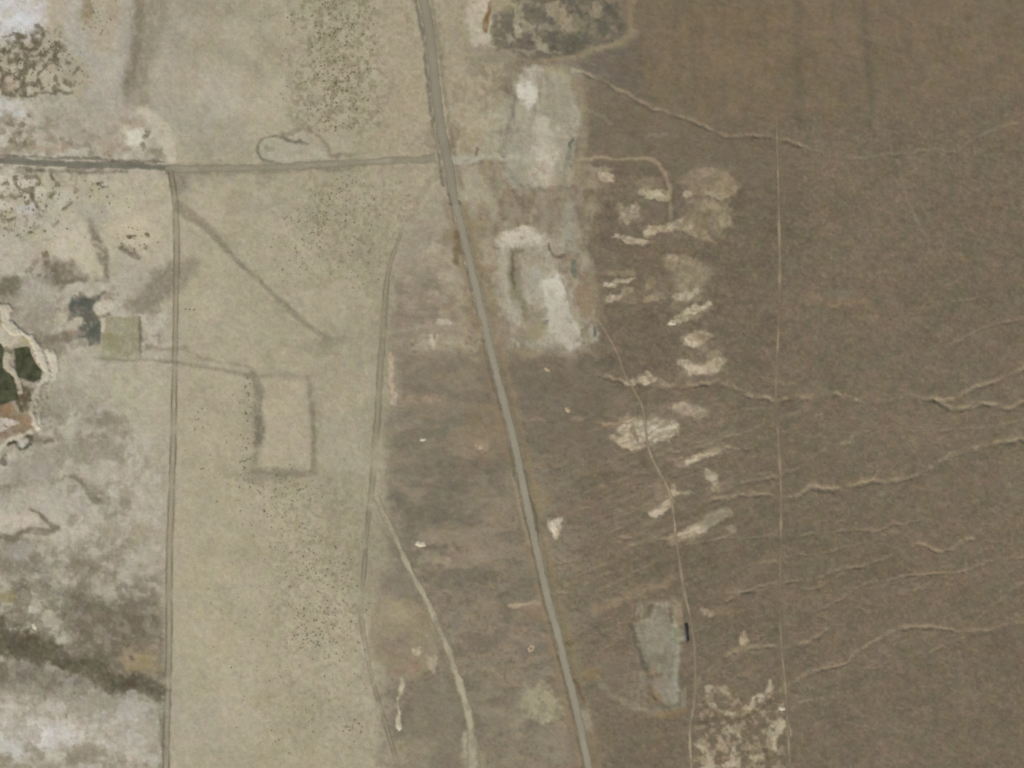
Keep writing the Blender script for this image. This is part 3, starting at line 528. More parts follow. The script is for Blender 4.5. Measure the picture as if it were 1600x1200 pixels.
line([(986, 975), (989, 990), (993, 1008), (1000, 1024), (1003, 1042), (1006, 1050)], [5, 6, 5, 6, 7, 6], (112, 101, 82), .7, soft=3, warp=.3); line([(1046, 950), (1049, 962), (1051, 972)], 4, (96, 86, 68), .8, soft=2.5, warp=.3); line([(1017, 945), (1010, 962), (990, 970)], 4, (112, 98, 78), .7, soft=3)
poly([(1048, 930), (1068, 935), (1070, 975), (1055, 965)], (150, 136, 112), .7, soft=4); blob(1060, 984, 6, 6, (96, 104, 74), .6); blob(1062, 985, 10, 16, (150, 148, 122), .5); blob(1069, 996, 5, 5, (160, 166, 156), .9, warp=.3)
line([(930, 952), (965, 938), (1005, 922), (1040, 910), (1052, 900)], [14, 12, 12, 10, 8], (146, 129, 105), .8, soft=7, brk=.25, sc=20); blob(985, 1060, 50, 40, (124, 113, 97), .5); line([(935, 1060), (955, 1085), (985, 1102), (1020, 1112), (1050, 1108)], 9, (140, 131, 110), .7, soft=7); blob(925, 1055, 16, 12, (140, 120, 86), .6); blob(1045, 1115, 24, 8, (138, 116, 84), .6)
blob(1072, 1010, 8, 26, (122, 108, 92), .5)
# pale crust in the south-east corner of the workings
for q, w, c in [([(1110, 1076), (1108, 1090), (1112, 1102)], 13, (176, 166, 144)), ([(1112, 1078), (1130, 1078), (1145, 1082)], 9, (160, 147, 122)), ([(1204, 1062), (1202, 1080), (1188, 1088), (1176, 1096), (1172, 1108)], [7, 14, 15, 13, 8], (182, 170, 146)), ([(1125, 1112), (1145, 1120), (1165, 1112), (1174, 1104)], [8, 9, 10, 7], (170, 158, 130)),
                ([(1146, 1122), (1144, 1128)], 7, (184, 172, 150)), ([(1093, 1162), (1104, 1168)], 10, (180, 168, 142)), ([(1112, 1172), (1112, 1188)], 9, (168, 156, 132)), ([(1122, 1158), (1130, 1168)], 13, (162, 148, 124)), ([(1130, 1205), (1145, 1190), (1148, 1168)], [24, 20, 9], (184, 172, 150)), ([(1096, 1206), (1120, 1196)], 14, (188, 182, 160)),
                ([(1224, 1130), (1212, 1136), (1206, 1150), (1204, 1164), (1198, 1176)], [10, 17, 10, 9, 7], (186, 172, 148)), ([(1232, 1130), (1232, 1148)], 6, (170, 156, 130)), ([(1172, 1182), (1184, 1178)], 8, (180, 168, 134)), ([(1156, 1150), (1158, 1151)], 8, (178, 168, 146)), ([(1142, 1140), (1150, 1141)], 6, (172, 158, 134)), ([(1221, 1106), (1222, 1108)], 7, (178, 166, 140)), ([(1180, 1162), (1172, 1170)], 10, (152, 138, 112)), ([(1198, 1150), (1204, 1144)], 7, (160, 150, 128))]:
    line(q, w, c, .9, soft=3, warp=.9, n=3)
mott(1090, 1215, 1075, 1205, (110, 98, 78), .75, 9, .15, .2, 29, feather=8); mott(1085, 1220, 1090, 1220, (168, 152, 126), .6, 8, .28, .2, 30, feather=8)
line([(1070, 1132), (1100, 1128), (1122, 1124), (1150, 1128), (1172, 1122), (1186, 1114), (1196, 1102), (1212, 1094)], [5, 7, 7, 5, 5, 4, 4, 5], (98, 86, 70), .7, soft=3)

# ---- washes (dry gullies): a pale sandy bed cut into the range
GULLY = [
    ([(900, 110), (940, 126), (970, 140), (1010, 165), (1040, 174), (1060, 180), (1085, 190), (1110, 201), (1130, 212), (1150, 213), (1175, 210), (1200, 214), (1225, 219), (1250, 228)], 4.5, .9, .75),
    ([(1250, 228), (1275, 237), (1310, 245), (1345, 247), (1375, 243), (1400, 238), (1440, 236), (1490, 236), (1515, 222), (1550, 205), (1600, 188), (1700, 160)], 3.6, .45, .4),
    ([(930, 585), (1000, 600), (1060, 604), (1120, 600), (1160, 612), (1200, 624), (1225, 625), (1265, 619), (1305, 617), (1335, 624), (1375, 626), (1425, 622), (1460, 625), (1490, 625), (1507, 615), (1530, 603), (1565, 592), (1600, 580), (1700, 560)], 5.5, 1.2, .9),
    ([(1462, 628), (1485, 637), (1510, 637), (1530, 631), (1558, 635), (1580, 635), (1605, 624), (1700, 600)], 5.5, 1.3, .95),
    ([(1100, 782), (1140, 774), (1180, 772), (1220, 778), (1245, 775), (1262, 762), (1285, 765), (1310, 763), (1340, 756), (1365, 750), (1385, 752), (1410, 749), (1440, 740), (1455, 731), (1485, 710), (1530, 697), (1600, 684), (1700, 660)], 5.5, 1.3, .9),
    ([(1362, 750), (1370, 742), (1378, 728)], 3, .7, .5),
    ([(1160, 756), (1210, 742), (1240, 732), (1268, 715), (1290, 700), (1325, 695), (1332, 684)], 4.2, .9, .65),
    ([(1060, 855), (1120, 846), (1160, 842), (1230, 838), (1300, 830), (1370, 828), (1395, 819), (1440, 814)], 3, .6, .4),
    ([(1130, 940), (1200, 915), (1270, 905), (1320, 888), (1350, 880), (1380, 872), (1410, 862), (1435, 852), (1460, 858), (1480, 858), (1500, 846), (1520, 842)], 4.2, 1.0, .7),
    ([(1130, 930), (1190, 925), (1222, 919), (1270, 920), (1295, 908), (1320, 896)], 3, .7, .4),
    ([(1500, 893), (1540, 880), (1600, 872), (1700, 850)], 3, .6, .4),
    ([(1085, 1072), (1120, 1035), (1160, 1014), (1200, 1010), (1225, 1013), (1245, 1010), (1270, 998), (1290, 986)], 5, 1.1, .75),
    ([(1200, 1090), (1240, 1066), (1262, 1052), (1290, 1044), (1318, 1036), (1330, 1023), (1350, 1010), (1375, 997), (1400, 984), (1440, 980), (1480, 984), (1530, 988), (1560, 982), (1600, 970), (1700, 950)], 5, 1.1, .8),
    ([(1440, 1030), (1475, 1010), (1510, 992), (1525, 970), (1560, 940), (1600, 912), (1700, 870)], 3.2, .6, .4),
    ([(870, 880), (910, 868), (950, 846), (985, 838)], 3, .5, .45), ([(860, 930), (900, 922), (930, 905), (970, 890)], 3, .5, .45), ([(1090, 700), (1150, 680), (1200, 660), (1260, 640)], 3, .5, .4), ([(1120, 850), (1160, 830), (1200, 815), (1250, 805)], 3, .5, .4), ([(1260, 960), (1310, 940), (1350, 915), (1420, 900), (1500, 893)], 3.2, .6, .45), ([(1420, 690), (1480, 672), (1540, 668), (1600, 655)], 3, .5, .4), ([(1180, 880), (1240, 868), (1300, 862), (1350, 850)], 3, .5, .4), ([(1130, 650), (1170, 640), (1205, 640)], 3, .4, .4),
    ([(1250, 1100), (1268, 1094), (1286, 1092)], 3, .6, .5),
    ([(900, 900), (950, 880), (990, 850), (1020, 840), (1050, 842)], 3.5, .5, .4), ([(880, 960), (920, 940), (950, 915), (985, 900), (1040, 870)], 3, .5, .4), ([(940, 1020), (975, 985), (985, 965)], 3, .4, .3),
    ([(1100, 1060), (1140, 1040), (1180, 1000), (1200, 985)], 3, .5, .35), ([(960, 810), (990, 790), (1010, 770)], 3, .4, .35), ([(930, 850), (960, 830), (1000, 815)], 3, .4, .3),
    ([(1400, 250), (1412, 290), (1425, 330), (1442, 362), (1452, 384), (1448, 402)], 4.5, .4, .5), ([(1560, 335), (1580, 325), (1610, 330)], 3, .3, .35), ([(1480, 540), (1530, 515), (1600, 495)], 3, .5, .4), ([(1420, 495), (1470, 475), (1520, 466)], 2.5, .3, .3)]
for q, w, dep, op in GULLY:
    q = smooth([(a, b, w) for a, b in q], 5)
    s = sl(q[:, 0].min() - 20, q[:, 0].max() + 20, q[:, 1].min() - 20, q[:, 1].max() + 20)
    x, y = warped(s, .45)
    d, side = d_line(x, y, q[:, :2], q[:, 2])
    vary = np.clip(.6 + .8 * nB[s], .2, 1.2)
    HGT[s] -= 1.35 * dep * vary * (1 - sstep(-w * .5, w * .75, d))
    lay(s, .62 * (1 - sstep(-1.6, 2.4, d)) * np.clip(.8 + .9 * nB[s] + .5 * nA[s], .1, 1), (160, 145, 120), op)

line([(688, 266), (668, 290), (648, 322), (630, 358)], [12, 9, 8, 7], (146, 137, 114), .5, soft=4); line([(700, 270), (676, 296), (656, 326)], 5, (180, 170, 146), .5, soft=4)
poly([(728, 1140), (744, 1140), (752, 1300), (722, 1300)], (172, 163, 140), .8, soft=7)
# fine rills that branch down the brown range
s = sl(860, 1700, 520, 1200); a = math.radians(-21)
u = (P[s] * math.cos(a) + Q[s] * math.sin(a) + 8 * w2x[s]) / 78; v = (-P[s] * math.sin(a) + Q[s] * math.cos(a) + 8 * w2y[s]) / 21
rill = np.exp(-(fbm(u, v, 3, 91) / .055) ** 2) * sstep(860, 930, P[s]) * sstep(540, 640, Q[s] + 30 * nC[s]) * (1 - sstep(1060, 1170, Q[s])) * np.clip(.45 + 1.1 * nC[s] + .5 * nB[s], 0, 1)
HGT[s] -= .6 * rill; lay(s, rill, (142, 127, 104), .38)
line([(566, 960), (568, 985), (572, 1010), (580, 1040), (586, 1070)], [5, 6, 4, 4, 3], (184, 174, 150), .75, soft=3); line([(576, 800), (573, 840), (570, 870)], 3, (116, 108, 90), .6, soft=3)
line([(590, 1075), (602, 1120), (614, 1165), (626, 1215)], 8, (150, 140, 117), .5, soft=5)
# ---- soil along the highway
HWY = [(640, -160), (654, -60), (662, 0), (671, 50), (677, 100), (682, 150), (689, 200), (699, 250), (706, 290), (712, 320), (720, 350), (732, 400), (744, 450), (756, 500), (767.5, 550), (780, 600), (793, 650), (805.5, 700), (816, 750), (826, 800), (837, 850), (848, 900), (860, 950), (874, 1000), (886, 1050), (899, 1100), (910, 1150), (920, 1200), (940, 1290), (960, 1380)]
def off(path, dx):
    return [(x + dx, y) for x, y in path]
seg = [p for p in HWY if 300 < p[1] < 1300]
line(off(seg, 16), 9, (140, 124, 96), .7, soft=6, brk=.4, sc=20); line(off(seg, -15), 8, (134, 118, 94), .65, soft=5, brk=.5, sc=20); line(off(seg, -9), 3, (98, 90, 74), .6, soft=2, brk=.55, sc=20, warp=.3); line(off(seg, 9), 3, (124, 116, 92), .5, soft=2, brk=.5, sc=20, warp=.3)
seg = [p for p in HWY if p[1] < 310]
line(off(seg, -12), 5, (112, 106, 92), .8, soft=3, warp=.3); line(off(seg, 13), 5, (134, 124, 104), .6, soft=4, warp=.4); blob(677, 222, 12, 18, (142, 132, 112), .7); blob(708, 215, 8, 20, (134, 122, 98), .7)
line([(704, 318), (716, 318)], 7, (86, 80, 68), .85, soft=3); line([(703, 290), (704, 316)], 6, (104, 96, 82), .8, soft=3); line([(712, 360), (716, 382), (713, 408)], [5, 8, 8], (110, 96, 74), .8, soft=4); line([(820, 735), (826, 770), (838, 808), (838, 850)], 3.5, (92, 86, 72), .7, soft=2.5, warp=.3); line([(801, 740), (812, 790), (822, 850)], 3, (158, 148, 122), .5, soft=3)
blob(888, 1005, 6, 5, (100, 90, 66), .7); line([(898, 1065), (904, 1072), (912, 1095)], 4, (104, 90, 68), .7, soft=3); blob(915, 1120, 9, 18, (154, 146, 124), .7, ang=-20); blob(880, 985, 5, 20, (128, 122, 92), .6)
line([(0, 243), (60, 246), (160, 249), (255, 254)], 4, (92, 88, 72), .75, soft=2.5, warp=.4, brk=.3, sc=20); line([(30, 266), (90, 267), (200, 269)], 4, (104, 98, 80), .6, soft=3, brk=.5, sc=20); line([(262, 262), (268, 285), (270, 300)], 6, (108, 100, 82), .7, soft=4)
line([(300, 269), (400, 270), (470, 266), (560, 262)], 4, (126, 118, 96), .5, soft=3, brk=.4, sc=20); line([(300, 257), (380, 256)], 3, (140, 130, 108), .5, soft=3)
line([(706, 250), (740, 248), (780, 245), (805, 242)], [14, 11, 10, 11], (172, 166, 146), .95, soft=4); line([(745, 244), (748, 232)], 3, (96, 84, 66), .7, soft=2)
line([(905, 248), (950, 247), (1000, 247), (1020, 250), (1032, 262), (1042, 282), (1048, 296), (1049, 320), (1049, 340)], [4, 4, 4, 5, 6, 6, 6, 3.5, 3], (164, 150, 124), .7, soft=3, warp=.5, brk=.2)
line([(1008, 216), (1018, 210), (1040, 212)], 4, (140, 132, 114), .6, soft=3); blob(1014, 232, 7, 5, (102, 84, 68), .6)

# ---------------------------------------------------------------- fine grain of the soils
west = (1 - sstep(-20, 40, P - edge))
brown = 1 - west
strk = fbm((P * .96 - Q * -.27) / 16, (P * -.27 + Q * .96) / 5, 3, 61)
grain = fbm(P / 4.2, Q / 4.2, 2, 62); grainv = fbm(P / 3.2, Q / 9.0, 2, 66)
mid = fbm(P / 13, Q / 13, 3, 63)
lum = west * (4.5 * grain + 3.5 * mid + 3.0 * nC + 2.0 * grainv) + brown * (2.6 * grain + 2.6 * mid + 3.0 * strk + 2.5 * nC + 1.5 * nD)
COL += lum[..., None]; COL *= (1 - .02 * west * sstep(240, 300, P))[..., None]; COL[..., 2] += 1.2 * west
ch1 = fbm(P / 15, Q / 15, 2, 64); ch2 = fbm(P / 11, Q / 17, 2, 65)
COL[..., 0] += 1.5 * ch1 + .8 * nC; COL[..., 1] += 1.1 * ch2 - .5 * ch1; COL[..., 2] += -1.4 * ch2 - .4 * ch1
np.clip(COL, 40, 225, out=COL)

# ---------------------------------------------------------------- roads and tracks: centre lines
ROADS = {
    'gravel_road': dict(pts=[(-160, 246), (-60, 248), (0, 251), (60, 254), (120, 257), (180, 258), (230, 260), (262, 263)], w=[10, 10, 10, 10, 11, 11, 10, 9], c=(117, 115, 101), c2=(128, 125, 110), fade=.95),
    'graded_road': dict(pts=[(258, 263), (300, 264), (345, 263), (395, 263), (440, 261), (500, 257), (560, 254), (620, 251), (660, 249), (697, 247)], w=[13, 13, 12, 12, 12, 13, 12, 12, 14, 22], c=(163, 156, 135), c2=(154, 147, 126), fade=.65),
    'fence_track': dict(pts=[(266, 268), (272, 300), (275, 340), (276, 400), (275, 460), (274, 520), (273, 570), (272, 620), (271, 680), (269, 740), (267, 800), (265, 850), (264, 920), (264, 1000), (262, 1080), (260, 1150), (259, 1210), (257, 1300)], w=[10, 12, 12, 12, 11, 10, 10, 11, 12, 12, 13, 13, 13, 13, 13, 13, 14, 14], c=(174, 165, 140), c2=(126, 116, 96), fade=.5, wob=.10),
    'old_track': dict(pts=[(628, 362), (616, 392), (606, 430), (601, 480), (598, 530), (594, 580), (591, 630), (587, 690), (583, 745), (577, 795), (572, 850), (568, 900), (564, 940), (566, 975), (574, 1025), (584, 1070), (596, 1110), (608, 1150), (622, 1200), (640, 1270), (655, 1340)], w=[6, 8, 9, 11, 12, 13, 13, 13, 12, 10, 9, 9, 9, 10, 9, 8, 9, 9, 9, 9, 9], c=(166, 157, 133), c2=(132, 123, 103), fade=.32, wob=.15),
    'branch_track': dict(pts=[(588, 775), (604, 812), (622, 850), (638, 885), (654, 915), (670, 945), (684, 978), (700, 1015), (712, 1050), (722, 1080), (730, 1110), (736, 1140), (739, 1170), (738, 1205), (734, 1260), (730, 1320)], w=[12, 11, 10, 10, 10, 12, 13, 14, 14, 14, 14, 15, 20, 24, 24, 24], c=(172, 163, 139), c2=(162, 152, 129), fade=.95),
    'pit_track': dict(pts=[(930, 492), (950, 525), (966, 555), (976, 585), (990, 608), (1003, 634), (1008, 662), (1013, 700), (1026, 730), (1044, 764), (1052, 800), (1056, 840), (1062, 880), (1068, 920), (1077, 958), (1084, 1000), (1086, 1040), (1086, 1080), (1082, 1112), (1078, 1135), (1078, 1165), (1080, 1200), (1082, 1290)], w=[5, 4.5, 4, 4.5, 4.5, 4.5, 4.5, 4, 4.5, 5, 4.5, 4.5, 5, 6, 5, 4.5, 5, 6, 7, 6, 5, 5, 5], c=(157, 143, 119), c2=(149, 135, 112), fade=.74),
    'range_track': dict(pts=[(1213, 180), (1215, 260), (1217, 340), (1218, 400), (1218, 440), (1217, 500), (1214, 560), (1212, 610), (1214, 650), (1217, 700), (1220, 770), (1220, 830), (1219, 900), (1219, 960), (1221, 1010), (1225, 1050), (1228, 1090), (1231, 1140), (1234, 1200), (1238, 1290)], w=[3.5, 4, 4.6, 5.2, 6, 5.2, 5, 5.6, 5.6, 5.6, 5.4, 5.4, 5.4, 5.2, 5.4, 5.4, 5.2, 4.6, 4, 4], c=(146, 131, 108), c2=(142, 127, 105), fade=.75),
}
hw = []
for p in HWY:
    hw.append(14.8 if p[1] < 260 else (14.5 if p[1] < 300 else 11.6))
hwq = smooth([(p[0], p[1], w * 1.1) for p, w in zip(HWY, hw)], 8)

# ---------------------------------------------------------------- heights
HGT += .10 * nA + .16 * nB * brown + .30 * nC + .10 * mid + .05 * grain
HB = h_base(P, Q)
INNER = ((P > ix[0] - 400) & (P < ix[-1] + 400) & (Q > iy[0] - 400) & (Q < iy[-1] + 400)).astype(np.float32)
HGT *= INNER
# beds of the tracks are worn flat
for nm, r in ROADS.items():
    f = 1.35 if nm in ('pit_track', 'range_track') else 1.2
    q = smooth([(p[0], p[1], w * f) for p, w in zip(r['pts'], r['w'])], 5); r['q'] = q
    g = 16
    s = sl(q[:, 0].min() - g, q[:, 0].max() + g, q[:, 1].min() - g, q[:, 1].max() + g)
    d, _ = d_line(P[s], Q[s], q[:, :2], q[:, 2])
    k = 1 - sstep(2.5, 7, d)
    HGT[s] = HGT[s] * (1 - k) - .10 * k
# the highway stands on a low bank
s = sl(hwq[:, 0].min() - 30, hwq[:, 0].max() + 30, hwq[:, 1].min() - 30, hwq[:, 1].max() + 30)
d, _ = d_line(P[s], Q[s], hwq[:, :2], hwq[:, 2])
k = 1 - sstep(8, 15, d)
HGT[s] = HGT[s] * (1 - k) + k * .6 * (1 - sstep(.5, 10, d))

# pools are dug into the ground
POOLS = [
    ('pool_water', [(22, 543), (44, 543), (49, 558), (56, 570), (64, 579), (63, 592), (52, 596), (40, 592), (30, 587), (26, 572), (25, 558)], 'green', 2.2),
    ('pool_water', [(-60, 530), (0, 536), (5, 545), (6, 574), (15, 583), (22, 592), (25, 606), (29, 622), (17, 626), (5, 631), (-40, 640)], 'green', 2.2),
    ('trench_water', [(1071, 972), (1075, 971), (1077, 984), (1078, 1000), (1075, 1003), (1073, 988)], 'dark', 1.8),
    ('seep_water', [(893, 404), (898, 405), (901, 422), (902, 434), (897, 432), (893, 418)], 'teal', .9),
    ('seep_water', [(927, 508), (931, 509), (931, 523), (928, 524)], 'teal', .9)]
for nm, pts, kind, dep in POOLS:
    xs = [p[0] for p in pts]; ys = [p[1] for p in pts]
    s = sl(min(xs) - 14, max(xs) + 14, min(ys) - 14, max(ys) + 14)
    x, y = warped(s, .3)
    d = sd_poly(x, y, pts)
    lo = 1.4 if kind != 'green' else 2.5
    k = 1 - sstep(-lo, lo, d)
    HGT[s] = HGT[s] * (1 - k) - dep * k
    lay(s, 1 - sstep(-lo, lo + 1, d), (84, 80, 62) if kind == 'green' else ((70, 70, 66) if kind == 'dark' else (112, 108, 93)), .9)
Z = HB + HGT


def ground_z(x, y):
    """height of the finished ground at survey coordinates"""
    i = min(max(int(np.searchsorted(gx, x)) - 1, 0), NX - 2); j = min(max(int(np.searchsorted(gy, y)) - 1, 0), NY - 2)
    fx = (x - gx[i]) / (gx[i + 1] - gx[i]); fy = (y - gy[j]) / (gy[j + 1] - gy[j])
    return float((Z[j, i] * (1 - fx) + Z[j, i + 1] * fx) * (1 - fy) + (Z[j + 1, i] * (1 - fx) + Z[j + 1, i + 1] * fx) * fy)


# ---------------------------------------------------------------- materials
def new_mat(name):
    m = bpy.data.materials.new(name); m.use_nodes = True
    nt = m.node_tree; b = nt.nodes['Principled BSDF']
    b.inputs['Roughness'].default_value = .95
    b.inputs['Specular IOR Level'].default_value = .12
    return m, nt, b


def nd(nt, t, **kw):
    n = nt.nodes.new(t)
    for k, v in kw.items():
        if hasattr(n, k):
            setattr(n, k, v)
        else:
            n.inputs[k].default_value = v
    return n


def noise_node(nt, scale, detail=3, vec=None, rough=.6):
    n = nd(nt, 'ShaderNodeTexNoise', Scale=scale, Detail=detail, Roughness=rough)
    if vec is None:
        g = nt.nodes.new('ShaderNodeNewGeometry'); vec = g.outputs['Position']
    nt.links.new(vec, n.inputs['Vector'])
    return n.outputs['Fac']


def remap(nt, v, lo, hi, a=.3, b=.7):
    n = nd(nt, 'ShaderNodeMapRange')
    n.inputs['From Min'].default_value = a; n.inputs['From Max'].default_value = b
    n.inputs['To Min'].default_value = lo; n.inputs['To Max'].default_value = hi
    nt.links.new(v, n.inputs['Value'])
    return n.outputs[0]


def mult(nt, a, b):
    n = nd(nt, 'ShaderNodeMath', operation='MULTIPLY')
    for k, v in ((0, a), (1, b)):
        if isinstance(v, (int, float)):
            n.inputs[k].default_value = v
        else:
            nt.links.new(v, n.inputs[k])
    return n.outputs[0]


def scale_col(nt, col, f):
    n = nd(nt, 'ShaderNodeVectorMath', operation='SCALE')
    nt.links.new(col, n.inputs[0]); nt.links.new(f, n.inputs['Scale'])
    return n.outputs[0]


def soil_material():
    m, nt, b = new_mat('desert_soil')
    at = nd(nt, 'ShaderNodeAttribute', attribute_name='soil')
    f1 = remap(nt, noise_node(nt, .55, 4), .92, 1.08)
    f2 = remap(nt, noise_node(nt, .12, 3), .955, 1.045)
    f = mult(nt, f1, f2)
    # scattered pebbles and tufts below the size of the survey grid
    v = nd(nt, 'ShaderNodeTexVoronoi', Scale=.42)
    g = nt.nodes.new('ShaderNodeNewGeometry'); nt.links.new(g.outputs['Position'], v.inputs['Vector'])
    f = mult(nt, f, remap(nt, v.outputs['Distance'], .80, 1.0, .06, .3))
    nt.links.new(scale_col(nt, at.outputs['Color'], f), b.inputs['Base Color'])
    bp = nd(nt, 'ShaderNodeBump', Strength=.35, Distance=.5)
    nt.links.new(noise_node(nt, .8, 4), bp.inputs['Height']); nt.links.new(bp.outputs[0], b.inputs['Normal'])
    return m


def track_material(name, c, c2, fade, ruts=True, wob=.3):
    """worn bed: two wheel ruts (c2) beside a crown (c); the worn surface thins out to bare ground at its edges"""
    m, nt, b = new_mat(name)
    at = nd(nt, 'ShaderNodeAttribute', attribute_name='across')
    u = nd(nt, 'ShaderNodeMath', operation='ABSOLUTE'); nt.links.new(at.outputs['Fac'], u.inputs[0])
    wob = remap(nt, noise_node(nt, .07, 3), -wob, wob)
    uu = nd(nt, 'ShaderNodeMath', operation='ADD'); nt.links.new(u.outputs[0], uu.inputs[0]); nt.links.new(wob, uu.inputs[1])
    rr = nd(nt, 'ShaderNodeValToRGB')
    e = rr.color_ramp.elements
    e[0].position = .26; e[0].color = rgba(c); e[1].position = .5; e[1].color = rgba(c2)
    x = e.new(.64); x.color = rgba(c2); x = e.new(.9); x.color = rgba(c)
    nt.links.new(uu.outputs[0], rr.inputs[0])
    f = mult(nt, remap(nt, noise_node(nt, .5, 4), .88, 1.12), remap(nt, noise_node(nt, .035, 3), .90, 1.10))
    nt.links.new(scale_col(nt, rr.outputs[0], f), b.inputs['Base Color'])
    a1 = remap(nt, uu.outputs[0], 1, 0, .45, .95)
    a2 = remap(nt, noise_node(nt, .03, 4), fade - .45, fade + .35)
    cl = nd(nt, 'ShaderNodeMath', operation='MULTIPLY', use_clamp=True); nt.links.new(a1, cl.inputs[0]); nt.links.new(a2, cl.inputs[1])
    nt.links.new(cl.outputs[0], b.inputs['Alpha'])
    return m


def seal_material(name, c, dark):
    m, nt, b = new_mat(name)
    b.inputs['Roughness'].default_value = .88
    at = nd(nt, 'ShaderNodeAttribute', attribute_name='across')
    u = nd(nt, 'ShaderNodeMath', operation='ABSOLUTE'); nt.links.new(at.outputs['Fac'], u.inputs[0])
    rr = nd(nt, 'ShaderNodeValToRGB')
    e = rr.color_ramp.elements
    e[0].position = 0; e[0].color = rgba(c); e[1].position = 1; e[1].color = rgba(dark)
    for p, k in ((.22, 1.0), (.40, .955), (.58, 1.0), (.84, .97)):
        x = e.new(p); x.color = rgba([v * k for v in c])
    nt.links.new(u.outputs[0], rr.inputs[0])
    f = mult(nt, remap(nt, noise_node(nt, .9, 4), .93, 1.07), remap(nt, noise_node(nt, .03, 3), .93, 1.07))
    nt.links.new(scale_col(nt, rr.outputs[0], f), b.inputs['Base Color'])
    # sand drifts over the broken edges of the seal
    ad = nd(nt, 'ShaderNodeMath', operation='ADD'); nt.links.new(u.outputs[0], ad.inputs[0]); nt.links.new(remap(nt, noise_node(nt, .12, 4), -.24, .24), ad.inputs[1])
    nt.links.new(remap(nt, ad.outputs[0], 1, 0, .70, 1.05), b.inputs['Alpha'])
    return m


def plain_material(name, c, var=.12, sc=1.2, rough=.95):
    m, nt, b = new_mat(name)
    b.inputs['Roughness'].default_value = rough
    rgb = nt.nodes.new('ShaderNodeRGB'); rgb.outputs[0].default_value = rgba(c)
    nt.links.new(scale_col(nt, rgb.outputs[0], remap(nt, noise_node(nt, sc, 3), 1 - var, 1 + var)), b.inputs['Base Color'])
    return m


def water_material(name, c):
    m, nt, b = new_mat(name)
    b.inputs['Roughness'].default_value = .3; b.inputs['Specular IOR Level'].default_value = .2
    rgb = nt.nodes.new('ShaderNodeRGB'); rgb.outputs[0].default_value = rgba(c)
    nt.links.new(scale_col(nt, rgb.outputs[0], remap(nt, noise_node(nt, .1, 5), .55, 1.5)), b.inputs['Base Color'])
    bp = nd(nt, 'ShaderNodeBump', Strength=.08, Distance=.2)
    nt.links.new(noise_node(nt, 1.2, 3), bp.inputs['Height']); nt.links.new(bp.outputs[0], b.inputs['Normal'])
    return m


def link(name, me, mat=None, parent=None):
    o = bpy.data.objects.new(name, me); scene.collection.objects.link(o)
    if mat is not None:
        me.materials.append(mat)
    if parent is not None:
        o.parent = parent
    return o


def tag(o, label=None, cat=None, group=None, kind=None):
    for k, v in (('label', label), ('category', cat), ('group', group), ('kind', kind)):
        if v:
            o[k] = v
    return o


def grid_mesh(name, V, nx, ny, attrs=()):
    me = bpy.data.meshes.new(name)
    me.vertices.add(len(V)); me.vertices.foreach_set('co', V.astype(np.float32).ravel())
    i = np.arange((ny - 1) * (nx - 1)); r = i // (nx - 1); c = i % (nx - 1)
    a = r * nx + c
    F = np.stack([a, a + nx, a + nx + 1, a + 1], 1).astype(np.int32)
    me.loops.add(F.size); me.loops.foreach_set('vertex_index', F.ravel())
    me.polygons.add(len(F)); me.polygons.foreach_set('loop_start', np.arange(0, F.size, 4, dtype=np.int32))
    me.polygons.foreach_set('use_smooth', np.ones(len(F), bool))
    for nm, typ, dat in attrs:
        at = me.attributes.new(nm, typ, 'POINT')
        at.data.foreach_set('color' if typ == 'FLOAT_COLOR' else 'value', dat.astype(np.float32).ravel())
    me.update(calc_edges=True); me.validate()
    return me


# ---------------------------------------------------------------- ground
c = COL.reshape(-1, 3) / 255.0
c = np.where(c <= .04045, c / 12.92, ((c + .055) / 1.055) ** 2.4) * GAIN
V = np.stack([(P.ravel() - CX) * M, (CY - Q.ravel()) * M, Z.ravel()], 1)
ground = link('ground', grid_mesh('ground', V, NX, NY, [('soil', 'FLOAT_COLOR', np.concatenate([c, np.ones((len(c), 1))], 1))]), soil_material())
tag(ground, 'dry tan flat and brown rangeland with pale crusts and washes', 'ground', kind='structure')


# ---------------------------------------------------------------- roads
def ribbon(name, q, lift, n_across, crown=0.0):
    L = np.concatenate([[0], np.cumsum(np.hypot(*np.diff(q[:, :2], axis=0).T))])
    t = np.arange(0, L[-1], 3.0)
    x = np.interp(t, L, q[:, 0]); y = np.interp(t, L, q[:, 1]); w = np.interp(t, L, q[:, 2])
    tx = np.gradient(x); ty = np.gradient(y); n = np.hypot(tx, ty); px, py = -ty / n, tx / n
    a = np.linspace(-1, 1, n_across)
    X = x[:, None] + px[:, None] * w[:, None] * .5 * a; Y = y[:, None] + py[:, None] * w[:, None] * .5 * a
    Zr = h_base(X, Y) + lift + crown * (1 - a[None, :] ** 2)
    V = np.stack([(X.ravel() - CX) * M, (CY - Y.ravel()) * M, Zr.ravel()], 1)
    A = np.broadcast_to(a, X.shape)
    return grid_mesh(name, V, n_across, len(t), [('across', 'FLOAT', np.ascontiguousarray(A).ravel())]), Y, (X, Y, Zr, a)


me, Y, _ = ribbon('highway', hwq, .66, 13, .08)
highway = link('highway', me)
me.materials.append(seal_material('old_seal', (141, 134, 116), (124, 116, 98)))
me.materials.append(seal_material('grey_asphalt', (148, 141, 123), (134, 126, 107)))
row = Y.mean(1); pm = np.repeat((row[:-1] > 318).astype(np.int32), 12)
me.polygons.foreach_set('material_index', pm)
tag(highway, 'two lane asphalt highway crossing the range from top to bottom', 'highway', kind='structure')

